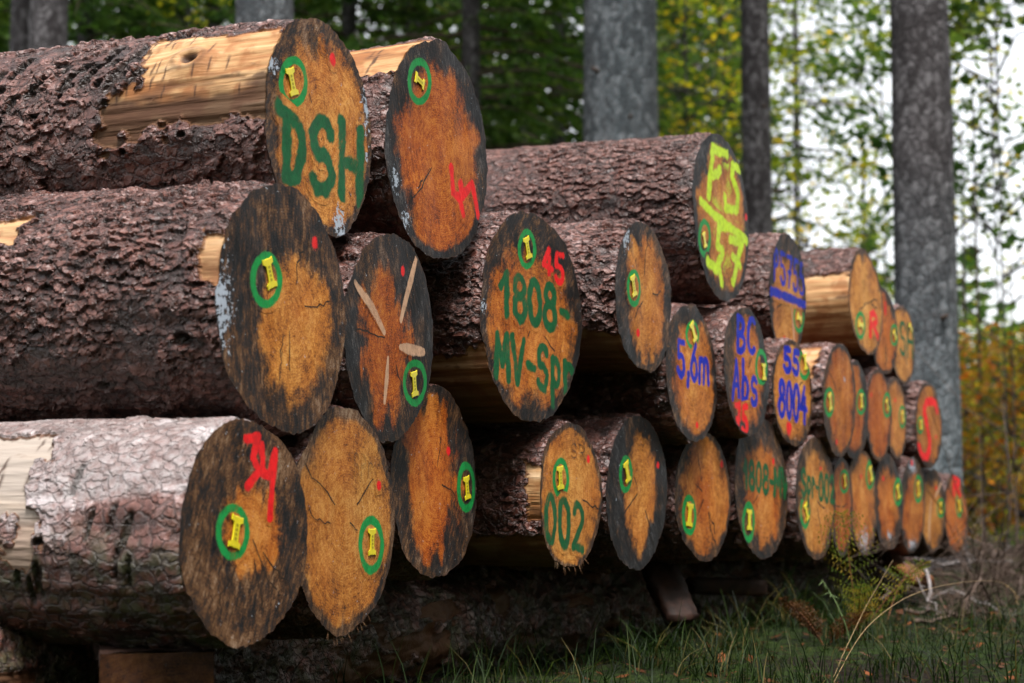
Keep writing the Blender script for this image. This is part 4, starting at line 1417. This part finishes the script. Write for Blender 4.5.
sticks = [
 ((900, 560), 2.3, (1000, 562), 1.9, .012, TWIG_PALE, 'pale bare branch lying level right of the last bottom log'),
 ((925, 570), 1.75, (938, 640), 1.62, .009, TWIG_PALE, 'upright pale stub of a branch below the split wood piece'),
 ((935, 575), 1.9, (1030, 600), 1.7, .008, TWIG, 'grey twiggy branch crossing the brush heap from the pile to the right edge'),
 ((990, 545), 2.2, (1024, 600), 1.6, .012, TWIG, 'thick dark branch slanting down at the right edge'),
 ((955, 620), 1.6, (1035, 570), 1.9, .007, TWIG, 'dark branch rising right in the brush heap'),
 ((905, 610), 1.7, (990, 635), 1.55, .008, TWIG, 'low dark branch along the front of the brush heap'),
 ((950, 590), 1.75, (1010, 640), 1.5, .006, TWIG_PALE, 'thin bleached branch falling right at the front of the heap'),
 ((985, 565), 2.0, (965, 640), 1.55, .006, TWIG, 'thin dark branch leaning left in the heap'),
 ((1000, 560), 2.1, (1060, 640), 1.5, .009, TWIG, 'dark branch running out of the right edge of the picture'),
 ((915, 630), 1.55, (965, 650), 1.45, .008, TWIG, 'short dark stick on the leaf litter before the heap'),
 ((880, 600), 1.85, (930, 560), 2.0, .007, TWIG, 'twiggy branch under the far bottom logs left of the heap'),
 ((770, 590), 1.95, (840, 575), 2.0, .008, TWIG, 'dark branch lying along the sleeper log behind the fern'),
]
sticks += [((x0_, y0_), a_, (x1_, y1_), b_, .0055, TWIG, lab_) for x0_, y0_, a_, x1_, y1_, b_, lab_ in (
 (930, 600, 1.8, 1000, 580, 1.9, 'thin dark branch in the middle of the heap, tip up at the right'),
 (960, 640, 1.6, 985, 580, 1.8, 'thin dark branch standing almost upright in the heap'),
 (1010, 630, 1.55, 975, 570, 1.85, 'thin dark branch leaning left near the right edge'),
 (940, 625, 1.65, 1020, 615, 1.6, 'thin dark branch lying flat low in the heap'),
 (900, 585, 1.9, 960, 600, 1.8, 'thin dark branch at the left end of the heap'),
 (1020, 585, 1.8, 950, 560, 2.0, 'thin dark branch at the top of the heap'))]
for k, (a, ya, b, yb, r, m_, lab) in enumerate(sticks):
    A_ = on_plane_y(a[0], a[1], ya)[0]
    B_ = on_plane_y(b[0], b[1], yb)[0]
    A_[2] = max(A_[2], float(ground_z(A_[0], A_[1])) + r)
    B_[2] = max(B_[2], float(ground_z(B_[0], B_[1])) + r)
    stick(A_, B_, r, 800 + k, m_, lab, 4 if m_ is TWIG_PALE else 16)


# ------------------------------------------------------------------ trees
def leaf_quads(P, D, ln, wd, rg):
    """quads centred on P along D"""
    n = len(P)
    D = D / (np.linalg.norm(D, axis=1)[:, None] + 1e-9)
    S = np.cross(D, rg.normal(size=(n, 3)))
    S /= np.linalg.norm(S, axis=1)[:, None] + 1e-9
    ln = np.broadcast_to(ln, (n,))[:, None]
    wd = np.broadcast_to(wd, (n,))[:, None]
    V = np.stack([P - D * ln * .5, P + S * wd * .5, P + D * ln * .5, P - S * wd * .5], 1).reshape(-1, 3)
    return V, np.arange(4 * n).reshape(-1, 4)


def trunk_mesh(r0, r1, H, seed, flare=.35, lichen=0.0, nt=36, bend=.0, dz=.12, z0=-.1):
    zt = min(5.5, H * .8)
    zs = np.concatenate([np.arange(z0, zt - dz * .5, dz), np.linspace(zt, H, 12)])
    th = np.linspace(0, 2 * PI, nt, endpoint=False)
    TH, Zs = np.meshgrid(th, zs)
    s_ = np.clip(Zs / H, 0, 1)
    r = r0 + (r1 - r0) * s_
    fl = np.exp(-np.maximum(Zs, 0) / .30) * flare
    r = r * (1 + fl * (1 + .5 * np.cos(5 * TH + seed)) + .03 * np.cos(2 * TH + seed) + .05 * (fbm(TH * 4 + 9, Zs * 2, seed, 3) - .5))
    cx = bend * (np.sin(Zs * .25 + seed) - math.sin(seed))
    V = np.stack([r * np.cos(TH) + cx, r * np.sin(TH) + cx * .5, Zs], -1).reshape(-1, 3)
    li = np.clip(1.0 - Zs / 2.6, 0, 1) * np.clip((Zs - .1) / .5, 0, 1) * lichen if lichen >= 0 else np.full_like(Zs, -lichen) * (.5 + .5 * np.cos(TH - 3.6))  # negative lichen paints a pale lit side into the bark colour
    return V, grid_faces(len(zs), nt, True), li.ravel()


def spruce_crown(seed, H, zlo, rmax, dens, coarse_above=9.0):
    rg = np.random.default_rng(seed)
    P, D, Ln, Rn = [], [], [], []
    limbs = []
    z = zlo
    while z < H - .4:
        nb = int(rg.integers(4, 7))
        if z > coarse_above:
            nb = max(3, nb - 2)
        prof = (1 - z / H) ** .8
        for b in range(nb):
            az = rg.uniform(0, 2 * PI)
            L_ = rmax * prof * rg.uniform(.55, 1.1) + .25
            zz = z + rg.uniform(-.15, .15)
            droop = rg.uniform(.15, .5)
            ns = 10
            sv = np.linspace(0, 1, ns)
            rad = sv * L_
            zc = zz + .12 * L_ * sv - droop * L_ * sv ** 1.7
            pts = np.stack([np.cos(az) * rad, np.sin(az) * rad, zc], -1)
            if z < coarse_above:
                limbs.append(tube(pts[::3], np.linspace(.016, .004, 4) * (.6 + L_ * .3), 4))
            nq = int((85 if z < coarse_above else 10) * dens * (L_ / 1.5))
            s2 = rg.uniform(.12, 1.0, nq) ** .8
            base = np.stack([np.interp(s2, sv, pts[:, k]) for k in range(3)], -1)
            side = np.array([-math.sin(az), math.cos(az), 0])
            off = rg.normal(0, 1, nq) * .28 * L_ * (1.1 - s2) * .8
            q = base + side * off[:, None]
            q[:, 2] -= np.abs(off) * .35 + rg.uniform(0, .10, nq)
            d = np.stack([np.cos(az) + side[0] * np.sign(off) * .9, np.sin(az) + side[1] * np.sign(off) * .9, np.full(nq, -.55)], -1) + rg.normal(0, .25, (nq, 3))
            P.append(q)
            D.append(d)
            Ln.append(rg.uniform(.07, .20, nq) * (1.0 if z < coarse_above else 3.4))
            Rn.append(np.clip(rg.normal(.42, .2, nq) + rg.normal(0, .15), 0, 1))
        z += rg.uniform(.22, .40) if z < coarse_above else .5
    P, D, Ln, Rn = (np.concatenate(a) for a in (P, D, Ln, Rn))
    V, Fc = leaf_quads(P, D, Ln, Ln * .34, rg)
    lv, lf = join(limbs)
    return V, Fc, np.repeat(Rn, 4), lv, lf


def broad_crown(seed, z0, z1, rad, nclump, per, size):
    rg = np.random.default_rng(seed)
    P, limbs, Rn = [], [], []
    for c in range(nclump):
        z = rg.uniform(z0, z1)
        k = (z - z0) / (z1 - z0)
        r = rad * math.sin(PI * min(.98, .2 + .75 * k)) * math.sqrt(rg.random())
        az = rg.uniform(0, 2 * PI)
        ctr = np.array([r * math.cos(az), r * math.sin(az), z])
        st = np.array([0, 0, max(.3, z - r * rg.uniform(.4, 1.0))])
        mid = (st + ctr) / 2 + rg.normal(0, .06, 3)
        limbs.append(tube([st, mid, ctr], [.014, .008, .003], 4))
        n = int(per * rg.uniform(.5, 1.5))
        q = ctr + rg.normal(0, 1, (n, 3)) * np.array([.24, .24, .09])
        P.append(q)
        Rn.append(np.clip(rg.normal(.48, .18, n) + rg.normal(0, .24), 0, 1))
    P = np.concatenate(P)
    n = len(P)
    D = rg.normal(0, 1, (n, 3)) * np.array([1, 1, .45])
    ln = rg.uniform(.7, 1.3, n) * size
    V, Fc = leaf_quads(P, D, ln, ln * .62, rg)
    lv, lf = join(limbs)
    return V, Fc, np.repeat(np.concatenate(Rn), 4), lv, lf


# high crown for the tall trunks (it lies above the picture)
hv, hf, hr, hlv, hlf = spruce_crown(900, 20, 9.5, 3.2, 2.2, 8.0) if False else spruce_crown(900, 20, 9.0, 3.0, .9, 12.0)
HIGH = raw_mesh('crown', hv, hf, SPRUCE, dict(rnd=hr), False)
HIGHL = raw_mesh('limbs', hlv, hlf, TWIG)


def tall_tree(px_c, depth, width_px, label, seed, lichen=0.0, flare=.3, lean=(0, 0), bend=0.0):
    x, y = at_depth(px_c, depth)
    r = width_px * depth / F / 2
    root = empty('tall_spruce', (x, y, float(ground_z(x, y))))
    root.rotation_euler = (lean[0], lean[1], 0)
    tag(root, label, 'tree', 'tall trunks behind the log pile')
    V, Fc, li = trunk_mesh(r * 1.03, r * .35, 21, seed, flare, lichen, bend=bend, nt=64, dz=.05)
    part('trunk', V, Fc, TRUNK, root, dict(lichen=li))
    ob('crown', HIGH, root)
    ob('limbs', HIGHL, root)
    # stubs of dead branches
    rg = np.random.default_rng(seed)
    for k in range(5):
        z = rg.uniform(1.2, 5.0)
        a = rg.uniform(0, 2 * PI)
        rr = r * .93
        d = np.array([math.cos(a), math.sin(a), .2])
        p0 = np.array([rr * math.cos(a), rr * math.sin(a), z])
        v, f = tube([p0 - d * .03, p0 + d * .02, p0 + d * rg.uniform(.03, .06)], [.02, .014, .010], 6)
        part('branch_stub', v, f, TWIG, root)


tall_tree(930, 11.2, 60, 'thick grey trunk with bluish lichen at its foot, at the right end of the pile', 21, 1.0, .16)
tall_tree(623, 13.2, 81, 'thick scaly grey trunk standing behind the middle of the pile', 22, -.55)  # its lit side is painted through negative lichen
tall_tree(761, 15.2, 32, 'slim dark grey trunk between the two thick trunks', 23)
tall_tree(258, 11.5, 66, 'trunk whose base hides behind the DSH log, its top leaving the picture', 24, -.4)
tall_tree(37, 13.0, 41, 'grey trunk in the upper left corner, in front of a darker one', 25)
tall_tree(10, 15.5, 26, 'darker trunk in the far upper left corner behind the grey one', 26)

# spruces of the wood behind: four crowns, copied
SPR = []
for k in range(4):
    H = (15, 17, 14, 16)[k]
    V, Fc, rn, lv, lf = spruce_crown(40 + k, H, .5, (2.5, 2.2, 2.7, 2.3)[k], 1.25)
    SPR.append((raw_mesh('crown', V, Fc, SPRUCE_SUN if k % 2 == 0 else SPRUCE, dict(rnd=rn), False), raw_mesh('limbs', lv, lf, TWIG), H))
SPR_T = []
for k in range(2):
    V, Fc, li = trunk_mesh(.13, .02, 15, 60 + k, .3, 0, nt=16, dz=.3)
    SPR_T.append(raw_mesh('trunk', V, Fc, TRUNK, dict(lichen=li)))


def spruce(px_c, depth, k, label, group, scale=1.0):
    x, y = at_depth(px_c, depth)
    root = empty('spruce_tree', (x, y, float(ground_z(x, y))), k * 1.7 + px_c)
    root.scale = (scale,) * 3
    tag(root, label, 'tree', group)
    c, l, H = SPR[k % 4]
    ob('crown', c, root)
    ob('limbs', l, root)
    ob('trunk', SPR_T[k % 2], root)


GS = 'dark spruces in the wood behind the pile'
LS = 'dense dark green spruce in the wood behind the left half of the log pile'
pos = [(-120, 19), (-30, 23), (75, 18), (130, 25), (205, 20), (290, 24), (345, 18.5), (410, 22), (470, 17.5), (525, 25), (560, 20), (640, 24), (690, 29),
       (-150, 32), (-70, 36), (20, 33), (180, 34), (250, 31), (390, 33), (500, 31), (630, 38), (-210, 24), (-260, 30)]
for k, (a, d) in enumerate(pos):
    spruce(a, d, k, LS, GS, .85 + .3 * (k * 37 % 10) / 10)


# sparse spruces against the bright sky
def sparse_spruce(px_c, depth, seed, dens, label, rmax=1.8, zlo=1.2):
    x, y = at_depth(px_c, depth)
    root = empty('spruce_tree', (x, y, float(ground_z(x, y))))
    tag(root, label, 'tree')
    V, Fc, rn, lv, lf = spruce_crown(seed, 14, zlo, rmax, dens)
    part('crown', V, Fc, SPRUCE, root, dict(rnd=rn), False)
    part('limbs', lv, lf, TWIG, root)
    V, Fc, li = trunk_mesh(.042, .01, 14, seed, .3, 0, nt=14, dz=.3, bend=.1)
    part('trunk', V, Fc, TRUNK, root, dict(lichen=li))


sparse_spruce(800, 23, 71, .55, 'open crowned spruce just right of the slim dark trunk', 2.3)
sparse_spruce(725, 27, 75, .8, 'spruce behind the yellow green leaves, left of the slim dark trunk', 2.0)


def broadleaf(px_c, depth, seed, z0, z1, rad, ncl, per, size, mat, label, cat='tree', rt=.010, name='beech_sapling', group=None, h=None):
    x, y = at_depth(px_c, depth)
    root = empty(name, (x, y, float(ground_z(x, y))))
    tag(root, label, cat, group)
    V, Fc, rn, lv, lf = broad_crown(seed, z0, z1, rad, ncl, per, size)
    part('crown', V, Fc, mat, root, dict(rnd=rn), False)
    V, Fc, li = trunk_mesh(rt, .01, h or z1, seed, .3, 0, nt=10, dz=.25)
    v, f = join([(V, [tuple(q) for q in Fc.tolist()]), (lv, lf)])
    part('trunk', v, f, TRUNK, root, dict(lichen=np.zeros(len(v))))


broadleaf(690, 17.6, 81, 1.2, 5.6, 1.0, 90, 20, .095, BEECH, 'yellow green leafy sapling between the middle thick trunk and the slim dark trunk')
broadleaf(728, 20.0, 82, 1.0, 6.5, 1.1, 90, 26, .09, BEECH, 'taller leafy sapling close behind the left side of the slim dark trunk')
broadleaf(805, 21.0, 83, .8, 6.5, 1.1, 40, 30, .10, BEECH, 'yellow leafed sapling right of the slim dark trunk')
broadleaf(870, 22.0, 84, .8, 5.0, .9, 34, 18, .09, BEECH, 'thin yellowing sapling at the foot of the pole like tree')
broadleaf(180, 17.0, 85, 2.5, 5.8, .6, 36, 24, .085, BEECH, 'lime green leaves in the gap between the two left trunks')
broadleaf(545, 21.0, 86, 1.0, 5.6, 1.0, 40, 20, .085, SPRUCE_SUN, 'light green sapling in the gap left of the middle thick trunk')
broadleaf(868, 24.0, 72, 1.2, 7.0, .8, 26, 16, .09, BEECH, 'thin pole like young tree against the sky, left of the lichen footed trunk', h=9)
broadleaf(1008, 15.0, 73, 2.5, 5.6, 1.0, 20, 90, .12, SPRUCE, 'dark needled clumps hanging against the sky in the upper right corner', h=8, rt=.007)
broadleaf(962, 17.5, 76, 2.6, 6.0, .55, 10, 60, .11, SPRUCE, 'dark foliage just right of the lichen footed trunk', h=8, rt=.007)
broadleaf(890, 20.0, 77, 3.2, 6.8, .7, 12, 60, .11, SPRUCE, 'dark foliage just left of the lichen footed trunk', h=8, rt=.007)
broadleaf(1003, 17.0, 87, 1.5, 4.9, .8, 22, 16, .085, BEECH, 'small yellow leafed tree against the sky in the right corner', rt=.007)
broadleaf(970, 19.0, 88, 1.0, 4.4, .6, 16, 14, .08, BEECH, 'few yellow leaves on a thin tree just right of the lichen footed trunk', rt=.007)
for k, (a, d, zt) in enumerate([(960, 17, 1.9), (995, 19, 2.3), (1030, 16, 1.9), (1060, 20, 2.4), (975, 24, 2.6), (1015, 25, 2.7), (945, 22, 2.2), (1100, 22, 2.6), (1045, 28, 2.9)]):
    broadleaf(a, d, 90 + k, .15, zt, .9, 60, 34, .075, (AUTUMN, BEECH, AUTUMN, SPRUCE_SUN)[k % 4],
              ('orange autumn bush in the undergrowth right of the log pile', 'yellow green autumn bush in the undergrowth right of the log pile', 'orange autumn bush in the undergrowth right of the log pile', 'green bush among the orange ones right of the log pile')[k % 4], 'bush', .010, 'autumn_bush', 'autumn bushes right of the pile')
# thin bare stems among the bushes
for k, (a, d, r, h, lab) in enumerate([(984, 16, .018, 4.2, 'thin dark sapling stem rising left among the orange bushes'), (1016, 15, .010, 2.6, 'thinner dark stem at the right edge among the orange bushes'),
                                       (966, 21, .026, 3.2, 'short dark stem beside the lichen footed trunk among the bushes')]):
    x, y = at_depth(a, d)
    root = empty('bare_sapling', (x, y, float(ground_z(x, y))))
    tag(root, lab, 'tree')
    V, Fc, li = trunk_mesh(r, r * .4, h, 95 + k, .3, 0, nt=10, dz=.25, bend=.15)
    pcs = [(V, [tuple(q) for q in Fc.tolist()])]
    rg = np.random.default_rng(k)
    for q in range(16):
        z = rg.uniform(.6, h * .95)
        az = rg.uniform(0, 6.28)
        l2 = rg.uniform(.2, .6)
        p0 = np.array([.15 * (math.sin(z * .25 + 95 + k) - math.sin(95 + k)), .075 * (math.sin(z * .25 + 95 + k) - math.sin(95 + k)), z])
        d_ = np.array([math.cos(az), math.sin(az), .7])
        pcs.append(tube([p0, p0 + d_ * l2 * .5, p0 + d_ * l2 + np.array([0, 0, -.05])], [.008, .005, .002], 4))
    v, f = join(pcs)
    part('trunk', v, f, TWIG, root)

# the far wood, one dense mass of foliage with trunks
rg = np.random.default_rng(77)
n = 42000
pxs = rg.uniform(-420, 760, n)
dep = rg.uniform(44, 62, n)
v = np.stack([FW[0] * F + RT[0] * (pxs - 512), FW[1] * F + RT[1] * (pxs - 512)], -1)
v /= np.linalg.norm(v, axis=1)[:, None]
zz = rg.uniform(0, 21, n)
P = np.stack([v[:, 0] * dep, v[:, 1] * dep, zz], -1)
keep = fbm(pxs * .02 + 50, zz * .8 + 50, 88, 3) > .46
P = P[keep]
n = 9000
pxs = rg.uniform(740, 1500, n)
dep = rg.uniform(34, 60, n)
v = np.stack([FW[0] * F + RT[0] * (pxs - 512), FW[1] * F + RT[1] * (pxs - 512)], -1)
v /= np.linalg.norm(v, axis=1)[:, None]
zz = rg.uniform(0, 1, n) ** 1.3 * (2.2 + 4.2 * fbm(pxs * .03, pxs * 0, 89, 3))
P = np.concatenate([P, np.stack([v[:, 0] * dep, v[:, 1] * dep, zz], -1)])
n = len(P)
D = rg.normal(0, 1, (n, 3)) * np.array([1, 1, .5])
ln = rg.uniform(.35, .8, n)
V, Fc = leaf_quads(P, D, ln, ln * .5, rg)
o = part('far_forest', V, Fc, SPRUCE, None, dict(rnd=np.repeat(np.clip(rg.normal(.4, .25, n), 0, 1), 4)), False)
tag(o, 'far wall of dark green forest closing the view behind the pile', 'forest', kind='stuff')

# unseen wood added on the camera side to block low sky light
n = 60000
ang = rg.uniform(R_(150), R_(385), n)
dep = rg.uniform(13, 26, n)
zz = rg.uniform(.5, 17, n)
P = np.stack([np.cos(ang) * dep, np.sin(ang) * dep, zz], -1)
P = P[(fbm(ang * 14 + 50, zz * .5 + 50, 91, 3) > .33) & ((P[:, 1] < -6) | (P[:, 0] < -6))]
n = len(P)
D = rg.normal(0, 1, (n, 3)) * np.array([1, 1, .5])
ln = rg.uniform(.4, .9, n)
V, Fc = leaf_quads(P, D, ln, ln * .5, rg)
o = part('light_blocking_forest', V, Fc, SPRUCE, None, dict(rnd=np.repeat(np.clip(rg.normal(.4, .25, n), 0, 1), 4)), False)
tag(o, 'unseen dark green wood added on the camera side to block low light', 'forest', kind='stuff')

# ------------------------------------------------------------------ light
SUN_EL, SUN_AZ = R_(66), R_(225)           # azimuth of the direction towards the sun, from +X towards +Y
w = bpy.data.worlds.new('World')
SC.world = w
w.use_nodes = True
nt_ = w.node_tree
nt_.nodes.clear()
sky = nt_.nodes.new('ShaderNodeTexSky')
sky.sky_type = 'NISHITA'
sky.sun_disc = False
sky.sun_elevation = SUN_EL
sky.sun_rotation = (PI / 2 - SUN_AZ) % (2 * PI)
sky.dust_density = 3.0
hs = nt_.nodes.new('ShaderNodeHueSaturation')
hs.inputs['Saturation'].default_value = .16
bg = nt_.nodes.new('ShaderNodeBackground')
bg.inputs['Strength'].default_value = .125
ow = nt_.nodes.new('ShaderNodeOutputWorld')
nt_.links.new(sky.outputs[0], hs.inputs['Color'])
nt_.links.new(hs.outputs[0], bg.inputs[0])
nt_.links.new(bg.outputs[0], ow.inputs[0])

ld = bpy.data.lights.new('sun', 'SUN')
ld.energy = 1.5
ld.angle = R_(16)
ld.color = (1.0, .965, .93)
lo = bpy.data.objects.new('sun', ld)
COL.objects.link(lo)
sd = Vector((math.cos(SUN_AZ) * math.cos(SUN_EL), math.sin(SUN_AZ) * math.cos(SUN_EL), math.sin(SUN_EL)))
lo.rotation_euler = (-sd).to_track_quat('-Z', 'Y').to_euler()

# ------------------------------------------------------------------ camera
cd = bpy.data.cameras.new('camera')
cam = bpy.data.objects.new('camera', cd)
COL.objects.link(cam)
cam.location = CAM
M = Matrix((tuple(RT), tuple(UP), tuple(-FW))).transposed()
cam.rotation_euler = M.to_euler()
cd.sensor_width = 36
cd.lens = F / 1024 * 36
cd.clip_end = 2000
cd.clip_start = .05
cd.dof.use_dof = True
cd.dof.focus_distance = 3.6
cd.dof.aperture_fstop = 4.2
SC.camera = cam

SC.view_settings.view_transform = 'Standard'
SC.view_settings.look = 'None'
SC.view_settings.gamma = 1
SC.view_settings.exposure = 1.68
SC.render.engine = 'CYCLES'
SC.cycles.use_denoising = True
SC.cycles.max_bounces = 6
SC.cycles.transparent_max_bounces = 8
SC.cycles.caustics_reflective = False
SC.cycles.caustics_refractive = False
